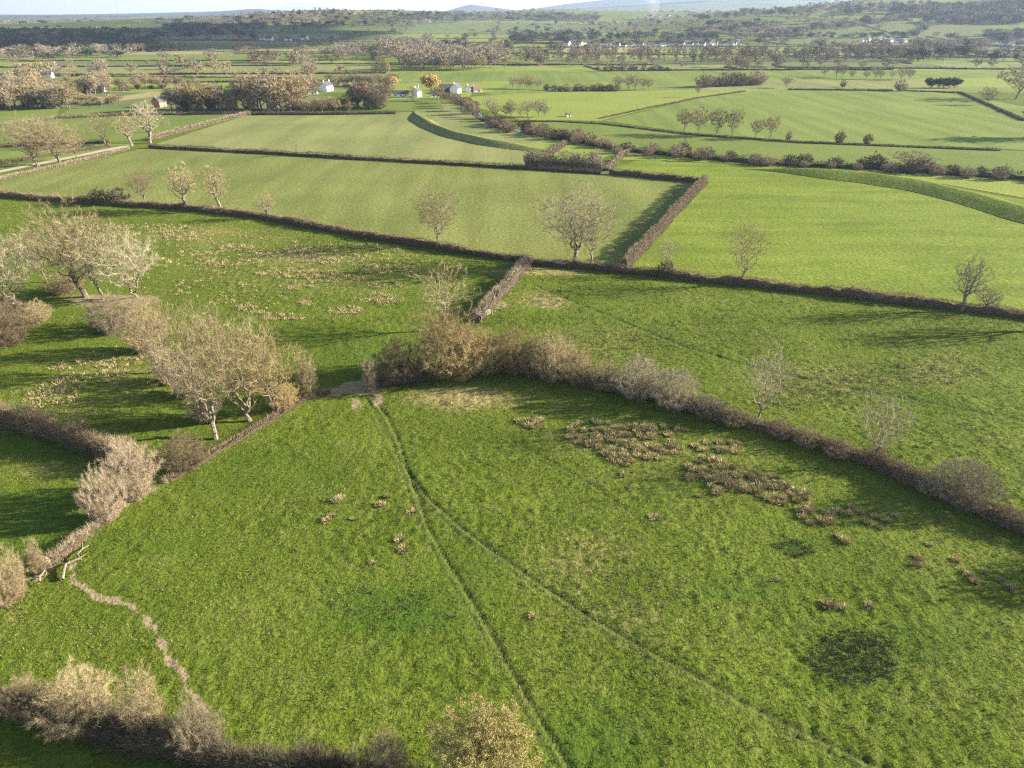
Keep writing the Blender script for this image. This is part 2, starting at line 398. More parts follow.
LANE = plain('track_stone', (.40, .34, .255), .95, .25, .4)
setting(ribbon('track', line((-150, 204), (0, 172), (60, 160), (131, 145.5)), 2.1, LANE, .19, .3))
WATER = G('river_water'); WATER.base((.05, .06, .06)); WATER.bsdf.inputs['Roughness'].default_value = .12; WATER.bsdf.inputs['Specular IOR Level'].default_value = .5
WATER.bump(WATER.noise(WATER.pos(), .6, 3), .15, .1)
RIVER = [(462, 101), (478, 116), (500, 128), (560, 138), (620, 150.5), (700, 158), (780, 164.5), (880, 169), (1024, 179), (1150, 190)]
setting(ribbon('river', line(*RIVER[:6]), 2.0, WATER.m, .21, .3))

M_BANK = grass('grass_bank', (.120, .165, .022), (.155, .196, .032), (.24, .22, .09), .5, .6, 1.2, 16)
def bank(pts, hh, top, foot, mat, seed):
    p = resample([P(*q) for q in pts], 4); n = len(p); t = tangents(p); nr = np.stack([-t[:, 1], t[:, 0], 0 * t[:, 0]], 1)
    r = np.linspace(0, 1, n); env = sstep(-.02, .26, r) * sstep(0, .2, 1 - r)
    prof = [(-foot, 0), (-foot * .62, .42), (-top, .95), (0, 1.0), (top, .95), (foot * .62, .42), (foot, 0)]
    V = []
    for o, hz in prof:
        q = p + nr * o * (.04 + .96 * sstep(0, .3, r) * sstep(0, .2, 1 - r))[:, None] * (1 + .12 * (vnoise(p[:, 0], p[:, 1], 9, seed)[:, None] - .5)); q[:, 2] = hz * hh * env * (1 + .15 * (vnoise(p[:, 0], p[:, 1], 14, seed + 1) - .5)) + .14
        V.append(q)
    k = len(prof); i = np.arange(n - 1); F = [np.stack([j * n + i, (j + 1) * n + i, (j + 1) * n + i + 1, j * n + i + 1], 1) for j in range(k - 1)]
    me = mesh('flood_bank', np.concatenate(V), [np.concatenate(F)], [mat], smooth=True)
    if me.polygons[0].normal.z < 0: me.flip_normals()
    o = obj('flood_bank', me)
    return setting(o)
bank([(413, 111), (418, 118), (432, 127), (455, 136), (490, 144), (530, 150), (575, 153)], 1.9, 1.0, 5.2, M_F['pale'], 3)
bank([(745, 169), (790, 172), (860, 178), (920, 187), (975, 200), (1024, 215), (1100, 242)], 2.1, 1.2, 8.5, M_BANK, 8)

# ------------------------------------------------------------------ woody plants
def skeleton(pts, roots, par, bf):
    N = len(pts); R = len(roots)
    pos = np.concatenate([roots, pts]); parent = np.full(N + R, -1); parent[:R] = par
    plen = np.zeros(N + R)
    for j in range(R):
        if par[j] >= 0: plen[j] = plen[par[j]] + np.linalg.norm(pos[j] - pos[par[j]])
    best = np.full(N, 1e9); bp = np.zeros(N, int); todo = np.ones(N, bool)
    def upd(j):
        d = np.linalg.norm(pts - pos[j], axis=1); c = d + bf * (plen[j] + d)
        m = c < best; best[m] = c[m]; bp[m] = j
    for j in range(R):
        if j > 0 or R == 1 or par[j] < 0: upd(j)
    order = []
    for _ in range(N):
        k = int(np.argmin(np.where(todo, best, 1e9))); todo[k] = False
        parent[R + k] = bp[k]; plen[R + k] = plen[bp[k]] + np.linalg.norm(pts[k] - pos[bp[k]]); order.append(R + k)
        upd(R + k)
    cnt = np.zeros(N + R)
    kids = np.zeros(N + R, int)
    for j in order: kids[parent[j]] += 1
    cnt[kids == 0] = 1
    for j in order[::-1]: cnt[parent[j]] += cnt[j]
    for j in range(R - 1, -1, -1):
        if par[j] >= 0: cnt[par[j]] += cnt[j]
    return pos, parent, np.maximum(cnt, 1), kids

def crown_pts(rng, kind, n, h, w):
    u = unit(rng.normal(size=(n * 3, 3))); r = rng.random(n * 3) ** .42
    lob = 1 + .22 * np.sin(u[:, 0] * 5 + rng.random() * 6) * np.sin(u[:, 1] * 4 + rng.random() * 6) + .16 * np.sin(u[:, 2] * 6 + u[:, 0] * 4 + rng.random() * 6)
    if kind in ('dome', 'fan'): lob = 1 + (lob - 1) * .5
    q = u * (r * lob)[:, None]
    if kind == 'round': p = q * [w / 2, w / 2, .40 * h] + [0, 0, .60 * h]; p[:, :2] *= .38 + .62 * sstep(.22, .62, p[:, 2:] / h)
    elif kind == 'flame': p = q * [w / 2, w / 2, .36 * h] + [0, 0, .62 * h]; p[:, :2] *= (.55 + .7 * np.clip((p[:, 2:] / h), 0, 1) * np.clip(2.1 - 1.7 * p[:, 2:] / h, .2, 1.2))
    elif kind == 'poplar': p = q * [w / 2, w / 2, .46 * h] + [0, 0, .53 * h]
    elif kind == 'dome': p = q * [w / 2, w / 2, h * .98]; p[:, 2] = np.abs(p[:, 2]) * (.9 + .1 * rng.random(n * 3)); p[:, :2] *= .42 + .58 * sstep(0, .5, p[:, 2:] / h)
    elif kind == 'fan': p = q * [w / 2, w / 2, h]; p[:, 2] = np.abs(p[:, 2]); p[:, :2] *= (.35 + .75 * np.clip(p[:, 2:] / h, 0, 1))
    return p[:n]

def woody(name, kind, seed, h, w, n, tw_n, tw_l, tw_w, trunk_r, trunk_h=.25, lean=.05, bf=.35, thick=.05, multi=0, leafy=False, rmin=.009, expo=.56):
    """returns (trunk mesh, crown mesh) of a bare or leafy tree standing on the origin"""
    rng = np.random.default_rng(seed)
    pts = crown_pts(rng, kind, n, h, w)
    if multi:
        a = rng.random(multi) * 2 * pi; rr = np.sqrt(rng.random(multi)) * w * .16
        roots = np.concatenate([[[0, 0, -.12]], np.stack([rr * np.cos(a), rr * np.sin(a), np.full(multi, .12)], 1)]); par = np.array([-1] + [0] * multi)
    else:
        m = 5; t = np.linspace(0, 1, m); th = trunk_h * h
        lx, ly = rng.normal(size=2) * lean * h
        roots = np.stack([lx * t ** 1.5 + .015 * th * rng.normal(size=m) * (t > 0), ly * t ** 1.5, th * t - .15 * (t == 0)], 1); par = np.arange(m) - 1
        pts[:, :2] += [lx * .6, ly * .6]
    if not multi: pts = pts[pts[:, 2] > trunk_h * h * .9]
    pos, parent, cnt, kids = skeleton(pts, roots, par, bf)
    rad = np.maximum(rmin, trunk_r * (cnt / cnt.max()) ** expo)
    e = np.where(parent >= 0)[0]; A = pos[parent[e]]; B = pos[e]
    ra = np.minimum(rad[parent[e]], rad[e] * 1.35); rb = rad[e]
    if not multi: ra = np.where(e < len(roots), rad[parent[e]] * np.where(parent[e] == 0, 1.3, 1), ra)
    big = rb > thick
    if big.sum() == 0: big = rb >= np.sort(rb)[-3]
    t_mb, c_mb = MB(), MB()
    # bowed limbs: every long piece gets a displaced midpoint
    mid = (A + B) / 2 + rng.normal(size=A.shape) * (np.linalg.norm(B - A, axis=1) * .035)[:, None]; rm = (ra + rb) / 2
    tubes(t_mb, A[big], mid[big], ra[big], rm[big], 6); tubes(t_mb, mid[big], B[big], rm[big], rb[big], 6)
    s = ~big
    tubes(c_mb, A[s], B[s], ra[s], rb[s], 3)
    # twigs fan out from the outer nodes
    tip = np.where((cnt < max(3, cnt.max() * .02)) & (np.arange(len(pos)) >= len(roots)))[0]
    k = np.repeat(tip, tw_n)
    base = pos[k]; prev = pos[parent[k]]; f = rng.random(len(k))[:, None]
    p0 = prev + (base - prev) * (.25 + .75 * f)
    out = unit(base - prev) * .9 + rng.normal(size=base.shape) * .5 + [0, 0, .42]
    if kind in ('dome', 'fan'): out = unit(base * [1, 1, .9]) * .9 + rng.normal(size=base.shape) * .8 + [0, 0, .12]
    if leafy: out = rng.normal(size=base.shape); p0 = base + rng.normal(size=base.shape) * tw_l * .6
    twigs(c_mb, rng, p0, out, tw_l * (.5 + rng.random(len(k)) * .8), tw_w * (.6 + .8 * rng.random(len(k))))
    return t_mb.build(name + '_trunk', [BARK['brown']]), c_mb.build(name + '_crown', [TW['tan']])

LIB = {}
def lib(key, count, kind, h, w, n, tw_n, tw_l, tw_w, tr, **kw):
    LIB[key] = [(woody(key, kind, 100 + 17 * i + len(LIB) * 131, h, w, n, tw_n, tw_l, tw_w, tr, **kw)) + (h, w) for i in range(count)]
# near: trees within about 250 m
lib('round', 3, 'round', 14, 15, 900, 24, .8, .022, .36, trunk_h=.20, bf=.55)
lib('sparse', 3, 'round', 12, 9, 440, 15, .75, .020, .20, trunk_h=.26, bf=.6)
lib('flame', 2, 'flame', 12, 8, 380, 17, .8, .028, .42, trunk_h=.30, lean=.07, bf=.7)
lib('willow', 4, 'round', 11, 9, 820, 18, .75, .016, .20, trunk_h=.14, lean=.09, bf=.7, thick=.032, expo=.52)
lib('dome', 5, 'dome', 5, 7.5, 1000, 40, .5, .012, .045, multi=18, bf=.8, thick=.03)
lib('fan', 3, 'fan', 5, 4.0, 460, 34, .55, .012, .04, multi=10, bf=.9, thick=.03)
# middle distance, 250 to 800 m
lib('mround', 4, 'round', 13, 13, 260, 16, 1.4, .085, .30, trunk_h=.18, rmin=.03, bf=.5)
lib('mwillow', 4, 'round', 11, 10, 260, 18, 1.3, .10, .28, trunk_h=.12, bf=.6, rmin=.03)
lib('mdome', 4, 'dome', 5, 8, 240, 34, .8, .06, .07, multi=9, bf=.8, thick=.05, rmin=.03)
lib('mpoplar', 3, 'poplar', 18, 4.5, 180, 10, 1.4, .09, .20, trunk_h=.10, rmin=.03, bf=.6)
lib('mleafy', 3, 'round', 9, 8, 170, 24, .7, .42, .25, trunk_h=.12, leafy=True, rmin=.03)
# far, beyond 800 m
lib('fround', 5, 'round', 13, 13, 50, 22, 2.3, .27, .28, trunk_h=.14, rmin=.08, thick=.12)
lib('fpoplar', 3, 'poplar', 17, 6, 44, 20, 2.2, .26, .24, trunk_h=.10, rmin=.08, thick=.12)
lib('fleafy', 3, 'round', 11, 11, 40, 18, 1.6, 1.2, .3, trunk_h=.1, leafy=True, rmin=.08, thick=.12)

def matted(o, m):
    o.material_slots[0].link = 'OBJECT'; o.material_slots[0].material = m
def plant(key, b, h, w=None, col='tan', bark='brown', name='bare_tree', label='', cat='tree', group=None, rz=None, var=None, parts=('trunk', 'crown')):
    L = LIB[key]; k = int(RNG.integers(len(L))) if var is None else var % len(L)
    tm, cm, h0, w0 = L[k]
    o = empty(name, b, label, cat, group, RNG.random() * 2 * pi if rz is None else rz)
    sz = h / h0; sx = sz if w is None else w / w0
    o.scale = (sx, sx, sz)
    t = obj(parts[0], tm, o); matted(t, BARK[bark]); c = obj(parts[1], cm, o); matted(c, TW[col])
    return o
def plant_at(key, px, pyb, pyt, wpx=None, **kw):
    """stand a plant on the ground seen at (px, pyb); its measured top row and width set its size"""
    b = P(px, pyb); h = max(1.0, rowz(b, pyt) - b[2])
    return plant(key, b, h * 1.08, None if wpx is None else wpx * mpp(b) * 1.12, **kw)
def shrub_at(key, px, pyb, pyt, wpx, **kw):
    """a dome is seen over its far shoulder, so its top row is that of a point half its radius behind the middle"""
    b = P(px, pyb); w = wpx * mpp(b); b2 = b + np.array([0, w * .17, 0])
    h = max(.8, rowz(b2, pyt)); kw.setdefault('name', 'shrub'); kw.setdefault('cat', 'shrub'); kw.setdefault('parts', ('stems', 'twigs'))
    return plant(key, b, h, w, **kw)

def hedge(pts, hh, ww, dens, tl, tw, col, label, group=None, name='hedge', cat='hedge', seed=None, flare=.0, core=.55, vary=.25, pixels=True):
    """a clipped or loose hedge: dark inner stems under a skin of twigs, one mesh"""
    global _hs
    rng = np.random.default_rng(seed if seed is not None else int(RNG.integers(1 << 30)))
    q = [P(*p) for p in pts] if pixels else pts
    step = max(.8, min(4, ww * .5)); p = resample(q, step); n = len(p); o = p[n // 2].copy(); p = p - o
    t = tangents(p); nr = np.stack([-t[:, 1], t[:, 0], 0 * t[:, 0]], 1)
    hv = hh * np.clip(1 + vary * (fbm(p[:, 0] + o[0], p[:, 1] + o[1], 5 * max(1, ww / 2), 21, 3) - .5) * 2.6, .4, 1.8); wv = ww * (1 + vary * (vnoise(p[:, 0] + o[0], p[:, 1] + o[1], 5, 33) - .5) * 2)
    lat = (vnoise(p[:, 0] + o[0], p[:, 1] + o[1], 7, 44) - .5) * ww * .3
    p = p + nr * lat[:, None]
    prof = [(-.42, 0), (-.5, .35), (-.46, .75), (-.25, .97), (.25, .97), (.46, .75), (.5, .35), (.42, 0)]
    mb = MB(); V = []
    for a, zc in prof:
        r = core * (.9 + .5 * (rng.random(n) - .5))
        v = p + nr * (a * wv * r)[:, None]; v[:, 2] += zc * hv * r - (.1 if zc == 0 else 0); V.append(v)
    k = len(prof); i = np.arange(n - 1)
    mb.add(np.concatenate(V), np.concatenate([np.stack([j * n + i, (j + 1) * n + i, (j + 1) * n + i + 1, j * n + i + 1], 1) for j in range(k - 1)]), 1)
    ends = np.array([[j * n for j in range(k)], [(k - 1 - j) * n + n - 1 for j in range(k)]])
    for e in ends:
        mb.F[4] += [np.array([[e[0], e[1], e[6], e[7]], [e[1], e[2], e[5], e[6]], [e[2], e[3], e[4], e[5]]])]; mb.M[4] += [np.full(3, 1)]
    L = np.linalg.norm(np.diff(p, axis=0), axis=1).sum(); m = int(dens * L)
    s = rng.random(m) * (n - 1.001); si = s.astype(int); f = (s - si)[:, None]
    pc = p[si] * (1 - f) + p[si + 1] * f; nn = nr[si]; H_ = hv[si]; W_ = wv[si]
    ang = rng.random(m) * pi                                 # round the section from one foot over the top to the other
    ca, sa = np.cos(ang), np.sin(ang)
    sq = 1 / np.maximum(np.abs(ca), np.abs(sa)) ** .55
    lump = fbm(s * step, ang * 2.2 + 7, 1.5 * max(1, ww / 2.4), 91, 2); rr = (core + (1 - core) * rng.random(m) * .6) * (.72 + .56 * lump)
    base = pc + nn * (ca * W_ * .5 * rr * sq)[:, None]; base[:, 2] += np.maximum(.02, sa * H_ * rr * np.minimum(sq, 1.12))
    out = nn * (ca * .8)[:, None] + np.array([0, 0, 1]) * (.35 + .8 * sa)[:, None] + rng.normal(size=(m, 3)) * .55
    twigs(mb, rng, base, out, tl * (.5 + rng.random(m)), tw * (.6 + .8 * rng.random(m)), 0)
    ns = int(m * (.10)); js = rng.integers(0, m, ns)                # longer shoots stand clear of the rest
    js = js[out[js, 2] > .5]; twigs(mb, rng, base[js], out[js] + [0, 0, .6], tl * (1.2 + 1.4 * rng.random(len(js))), tw * .8, 0)
    for e_, sg_ in ((0, -1), (n - 1, 1)):
        ne = int(dens * ww * .45); q_ = rng.random((ne, 2)); bb = p[e_] + nr[e_] * ((q_[:, :1] - .5) * wv[e_] * .9); bb[:, 2] += q_[:, 1] * hv[e_] * .9
        twigs(mb, rng, bb, t[e_] * sg_ * .9 + rng.normal(size=(ne, 3)) * .5 + [0, 0, .4], tl * (.6 + rng.random(ne)), tw, 0)
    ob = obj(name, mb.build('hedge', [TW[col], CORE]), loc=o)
    return tag(ob, label, cat, group)

# ---- the near field boundaries
hedge([(-60, 700), (0, 709), (60, 721), (130, 738), (200, 756), (260, 772), (330, 790)], 2.3, 2.7, 560, .8, .026, 'dark', 'dark unclipped hedge in shadow along the bottom left corner', vary=.55)  # dark twig colour carries the shade this hedge stands in
hedge([(300, 776), (360, 786), (430, 800), (520, 818)], 2.6, 3.0, 480, .8, .026, 'dark', 'loose dark hedge between the left corner hedge and the golden tree', vary=.55)  # shade painted in here too, through the dark twig colour
shrub_at('dome', 86, 723, 660, 90, col='tan', var=0, label='broad tan bare shrub with pale stems rising from the corner hedge')
shrub_at('dome', 30, 714, 672, 54, col='brown', var=2, label='brown bare shrub at the left end of the corner hedge')
shrub_at('fan', 151, 736, 664, 56, col='tan', bark='pale', var=0, label='upright straw coloured shrub in the middle of the corner hedge')
shrub_at('dome', 203, 752, 690, 58, col='pink', var=1, label='pinkish bare shrub where the bare path meets the corner hedge')
shrub_at('dome', 385, 790, 728, 80, col='brown', var=3, label='low brown shrub just left of the golden tree')
# golden tree at the bottom edge: leafy, seen from above
GT = woody('golden', 'round', 5, 7.5, 8, 1200, 60, .2, .036, .22, trunk_h=.16, bf=.5, leafy=True)
b = P(486, 790)
o = empty('golden_tree', b, 'golden leafy tree at the bottom edge beside the wheel track', 'tree')
o.scale = (.98, .98, .93)
c = obj('trunk', GT[0], o); matted(c, BARK['pale']); c = obj('crown', GT[1], o); matted(c, TW['golden'])

# ---- left field boundary running up to the gateway
shrub_at('dome', 8, 600, 540, 62, col='tan', var=1, label='tan bare shrub at the left edge below the laid hedge')
shrub_at('fan', 40, 572, 535, 26, col='tan', var=1, label='small straw coloured shrub beside the laid hedge')
hedge([(50, 566), (66, 556), (84, 540), (108, 520), (122, 508)], 1.2, 1.5, 420, .55, .024, 'pink', 'low laid hedge of cut stems between two tan shrubs', vary=.35)
shrub_at('dome', 108, 519, 462, 50, col='pink', var=2, label='pinkish bare shrub above the laid hedge, lower of a joined pair')
shrub_at('dome', 136, 495, 432, 62, col='pink', var=3, label='tall pinkish bare shrub, upper of a joined pair')
shrub_at('dome', 186, 466, 430, 62, col='brown', var=0, label='brown bare shrub under the leaning pale tree')
hedge([(165, 482), (200, 463), (230, 444), (258, 428), (305, 399), (330, 393)], .7, 1.5, 170, .5, .024, 'brown', 'low scrubby hedge under the tree clump left of the gateway', vary=.5)
hedge([(-60, 398), (0, 420), (40, 432), (85, 447), (124, 462), (140, 470)], 3.0, 2.6, 440, .8, .028, 'brown', 'tall brown hedge with a lit top, its near side in shadow', vary=.45)
shrub_at('fan', 32, 430, 400, 34, col='tan', var=2, label='tan bush standing in the shadowed left hedge')
shrub_at('fan', 82, 444, 412, 30, col='tan', var=0, label='low tan bush near the right end of the shadowed hedge')
plant_at('willow', 216, 439, 320, 84, col='tan', bark='pale', var=0, label='leaning pale stemmed bare tree, lowest of the clump by the gateway')
plant_at('willow', 250, 421, 328, 84, col='tan', bark='pale', var=1, label='broad tan bare tree in the middle of the clump by the gateway')
plant_at('willow', 275, 411, 342, 64, col='gold', bark='pale', var=2, label='golden bare tree on the right side of the clump by the gateway')
shrub_at('dome', 284, 408, 378, 40, col='gold', label='low golden bush among the trunks of the clump by the gateway')
shrub_at('dome', 206, 420, 384, 40, col='grey', label='low grey bush behind the leaning tree of the clump by the gateway')
shrub_at('fan', 309, 396, 347, 34, col='tan', bark='pale', var=1, label='narrow upright bush of pale rods beside the clump')
shrub_at('dome', 188, 395, 352, 44, col='grey', var=1, label='grey bare shrub behind the leaning pale tree')
# ---- upper left tree line
plant_at('willow', 26, 306, 234, 58, col='pale', bark='pale', var=3, label='pale bare tree nearest the left edge in the upper tree line')
plant_at('round', 86, 297, 212, 92, col='tan', bark='brown', var=0, label='large rounded bare tree above the bare soil in the upper tree line')
plant_at('sparse', 103, 299, 226, 60, col='grey', bark='brown', var=1, label='slender grey tree close beside the large rounded bare tree')
plant_at('willow', 137, 297, 238, 64, col='pale', bark='pale', var=0, label='pale spreading tree right of the large rounded bare tree')
plant_at('sparse', 47, 282, 232, 36, col='grey', bark='brown', var=2, label='thin dark limbed tree between the pale and the large rounded tree')
shrub_at('dome', 65, 292, 270, 46, col='brown', var=1, label='low brown bush under the thin dark limbed tree')
shrub_at('dome', 8, 344, 292, 70, col='brown', var=2, label='brown thicket at the left edge under the pale tree')
shrub_at('dome', 38, 322, 298, 40, col='tan', var=0, label='tan bush at the right end of the left edge thicket')
shrub_at('dome', 116, 330, 290, 60, col='pink', var=3, label='pinkish bush at the foot of the pale spreading tree')
shrub_at('dome', 148, 352, 300, 50, col='tan', var=2, label='tan bush below the pinkish bush in the upper tree line')
plant_at('willow', 163, 372, 300, 46, col='tan', bark='pale', var=1, label='tan bare tree joining the upper tree line to the clump')
shrub_at('dome', 172, 382, 338, 42, col='pink', var=1, label='pinkish bush between the joining tree and the clump')
# ---- gateway and the hedgerow across the middle
shrub_at('fan', 371, 391, 358, 22, col='pink', var=2, label='small pinkish bush on the right side of the muddy gateway')
hedge([(378, 386), (400, 382), (440, 377), (500, 371), (545, 375), (580, 382)], 1.7, 2.6, 420, .7, .026, 'brown', 'dark hedge foot under the golden shrubs right of the gateway', vary=.55)
shrub_at('dome', 402, 379, 334, 66, col='brown', var=0, label='dark brown shrub left of the large golden shrub')
shrub_at('dome', 456, 374, 312, 92, col='gold', var=1, label='large golden bare shrub with pale stems in the middle hedgerow')
plant_at('willow', 444, 374, 312, 66, col='gold', bark='pale', var=2, label='forked pale tree inside the large golden shrub')
shrub_at('dome', 514, 371, 322, 58, col='gold', var=3, label='golden shrub on the right of the large golden shrub')
shrub_at('dome', 488, 372, 326, 50, col='gold', label='low golden shrub tucked against the large golden shrub, on its right')
shrub_at('dome', 532, 374, 334, 46, col='tan', label='low tan shrub between the golden shrub and the taller tan one')
shrub_at('dome', 578, 382, 346, 44, col='tan', label='low tan shrub just right of the taller tan shrub')
shrub_at('dome', 553, 377, 328, 62, col='tan', var=0, label='tan shrub between the golden shrub and the grey domed one')
plant_at('sparse', 449, 330, 268, 56, col='tan', bark='grey', var=0, label='thin bare tree standing behind the large golden shrub')
hedge([(576, 383), (620, 391), (660, 401), (700, 414), (720, 420)], 2.2, 2.8, 420, .7, .026, 'grey', 'grey hedge under the domed shrub in the middle hedgerow', vary=.55)
shrub_at('dome', 604, 388, 356, 46, col='tan', var=1, label='small tan shrub between two domed ones in the middle hedgerow')
shrub_at('dome', 640, 396, 352, 68, col='grey', var=2, label='grey domed shrub, upper half of a long low pair')
shrub_at('dome', 674, 407, 363, 60, col='grey', var=3, label='grey domed shrub, lower half of a long low pair')
hedge([(718, 419), (760, 430), (800, 441), (850, 458), (900, 477)], 2.0, 2.1, 440, .6, .026, 'brown', 'low dark hedge between the two thin trees', vary=.55)
hedge([(898, 476), (930, 491), (975, 511), (1024, 533), (1090, 562)], 1.9, 2.1, 440, .6, .026, 'brown', 'low dark hedge running past the grey shrub to the right edge', vary=.55)
shrub_at('dome', 876, 466, 442, 34, col='brown', var=1, label='small brown bush at the foot of the thin tree by the right hedge')
shrub_at('dome', 961, 502, 453, 82, col='grey', bark='grey', var=0, label='grey rounded shrub standing in the hedge near the right edge')
for px_, py_, pt_, w_, c_ in [(704, 417, 390, 40, 'grey'), (733, 426, 404, 34, 'tan'), (779, 437, 416, 36, 'brown'), (806, 446, 424, 34, 'tan'), (836, 456, 436, 36, 'brown'), (906, 482, 462, 34, 'brown'), (928, 492, 470, 36, 'grey'), (1006, 525, 503, 40, 'brown')]:
    shrub_at('dome', px_, py_, pt_, w_, col=c_, label={'grey': 'small grey bush rising from the low dark hedge', 'tan': 'small tan bush rising from the low dark hedge', 'brown': 'small brown bush rising from the low dark hedge'}[c_], group='small bushes of the low dark hedge')
plant_at('sparse', 756, 425, 352, 46, col='grey', bark='pale', var=1, label='thin pale bare tree in the hedge right of the domed shrubs')
plant_at('sparse', 870, 464, 398, 48, col='grey', bark='grey', var=2, label='thin grey bare tree in the hedge left of the grey rounded shrub')
# ---- the long clipped hedge and its trees
fs = [F_LINE[0:4], F_LINE[3:6], F_LINE[5:8], F_LINE[7:10], F_LINE[9:12], F_LINE[11:15]]
ft = ['clipped hedge behind the upper tree line, left end of the long hedge', 'clipped dark hedge between the two narrow pale barked trees and the lone field tree', 'clipped dark hedge below the lone field tree, ending at the hedge corner',
      'clipped dark hedge below the large round tree', 'clipped dark hedge from the small bush to the middle of the lime green field', 'clipped dark hedge along the lime green field to the right edge']
for a, t in zip(fs, ft): hedge(a, 1.75, 2.1, 280, .42, .04, 'brown', t, vary=.42, core=.74)
shrub_at('mdome', 102, 203, 187, 26, col='dark', var=0, label='dark bush in the long hedge, left of two')
shrub_at('mdome', 121, 204, 186, 22, col='dark', var=1, label='dark bush in the long hedge, right of two')
plant_at('round', 145, 202, 171, 30, col='brown', bark='pale', var=1, label='small round brown tree on a pale trunk beside two dark bushes')
plant_at('flame', 188, 209, 166, 28, col='tan', bark='pale', var=0, label='narrow pale barked tree, left of a pair on the long hedge')
plant_at('flame', 221, 211, 169, 25, col='tan', bark='pale', var=1, label='narrow pale barked tree, right of a pair on the long hedge')
plant_at('flame', 270, 219, 194, 18, col='tan', bark='pale', var=0, label='stunted little tree alone on the long hedge')
plant_at('round', 438, 246, 192, 44, col='tan', bark='pale', var=2, label='lone bare tree with a rounded crown in the middle of the long hedge')
plant_at('round', 574, 266, 192, 78, col='grey', bark='pale', var=0, label='largest round bare tree on the long hedge')
plant_at('sparse', 593, 268, 212, 36, col='tan', bark='pale', var=0, label='slim tree close against the largest round tree')
shrub_at('mdome', 666, 276, 258, 22, col='brown', var=2, label='round bush in the long hedge right of the tall clipped hedge')
plant_at('sparse', 664, 275, 240, 22, col='grey', bark='grey', var=1, label='wispy sapling growing out of the round bush')
plant_at('sparse', 739, 284, 225, 42, col='tan', bark='grey', var=2, label='bare tree alone on the hedge of the lime green field')
plant_at('flame', 962, 311, 262, 30, col='grey', bark='grey', var=1, label='narrow grey tree on the hedge near the right edge')
plant_at('flame', 983, 313, 290, 24, col='grey', bark='brown', var=0, label='small broken tree beside the narrow grey tree')
hedge([(478, 322), (492, 305), (508, 288), (522, 270), (529, 264)], 2.4, 2.6, 260, .55, .04, 'pink', 'short thick hedge linking the golden shrubs to the long hedge', vary=.15, core=.76)
hedge([(624, 271), (645, 248), (670, 220), (690, 199), (704, 184)], 3.4, 2.0, 460, .38, .05, 'pink', 'tall clipped pinkish hedge slanting up from the long hedge', vary=.08, core=.76)
hedge([(610, 174), (640, 177), (690, 182), (704, 184)], 2.0, 2.2, 130, .5, .06, 'brown', 'clipped hedge meeting the tall pinkish hedge at a corner', vary=.12, core=.86)
H2 = [(150, 148), (250, 153), (350, 159), (440, 164), (520, 169), (600, 174)]
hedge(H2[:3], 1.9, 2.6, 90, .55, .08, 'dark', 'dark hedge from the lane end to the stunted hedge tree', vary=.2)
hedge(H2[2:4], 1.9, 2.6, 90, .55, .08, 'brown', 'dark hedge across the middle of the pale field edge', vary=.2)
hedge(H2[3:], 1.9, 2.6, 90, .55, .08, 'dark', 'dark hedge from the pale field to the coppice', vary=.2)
plant_at('sparse', 296, 156, 142, 8, col='tan', bark='brown', var=1, label='tiny tree on the hedge below the pale field')
hedge([(-120, 208), (0, 180), (60, 167), (128, 150)], 1.3, 2.0, 110, .5, .07, 'pink', 'low pinkish hedge along the near side of the stony lane', vary=.3)
hedge([(-120, 188), (0, 165), (50, 156), (110, 147)], 1.6, 2.4, 110, .5, .07, 'brown', 'brown hedge along the far side of the stony lane', vary=.3)
hedge([(150, 140.5), (200, 127), (248, 114.5)], 2.2, 3.0, 110, .6, .09, 'pink', 'pinkish hedge continuing the line of the lane to the trees', vary=.25)
hedge([(-120, 155), (0, 147.5), (60, 145), (108, 143)], 1.8, 2.4, 80, .5, .09, 'dark', 'dark hedge between the two green fields at the left edge', vary=.2)
hedge([(-120, 135), (0, 127), (55, 119), (130, 115.5), (240, 114)], 1.8, 2.6, 70, .6, .11, 'pink', 'pinkish hedge under the trees of the left village edge', vary=.3)
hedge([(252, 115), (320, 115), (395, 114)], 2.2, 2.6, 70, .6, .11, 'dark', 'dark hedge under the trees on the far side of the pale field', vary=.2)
for px, pb, pt, w, k, c, bk, v, t in [
    (38, 166, 120, 48, 'round', 'brown', 'brown', 1, 'brown spreading tree on the stony lane, left of two'),
    (60, 165, 124, 50, 'round', 'brown', 'brown', 2, 'brown spreading tree on the stony lane, right of two'),
    (78, 160, 134, 22, 'sparse', 'tan', 'brown', 0, 'small tan tree on the lane right of the brown spreading pair'),
    (107, 147, 114, 30, 'sparse', 'tan', 'pale', 1, 'tan tree on the lane below the straw strip'),
    (132, 146, 115, 22, 'flame', 'tan', 'pale', 0, 'slim tan tree at the lane bend'),
    (150, 143, 104, 28, 'flame', 'pale', 'pale', 1, 'white limbed tree at the end of the lane'),
    (168, 132, 118, 8, 'sparse', 'pale', 'pale', 2, 'small pale trunk behind the white limbed tree')]:
    plant_at(k, px, pb, pt, w, col=c, bark=bk, var=v, label=t)

for px, pt in [(1036, 104), (1058, 98), (1082, 103)]:
    plant_at('mround', px, 138, pt, None, col='brown', bark='grey', label='round brown tree beyond the right edge, its shadow on the bright field', group='trees beyond the right edge')
plant_at('flame', 1072, 329, 262, 44, col='grey', bark='grey', var=1, label='narrow tree just beyond the right edge on the long hedge')
shrub_at('dome', 1090, 578, 530, 90, col='grey', bark='grey', var=0, label='grey rounded shrub just beyond the right edge by the lower hedge')
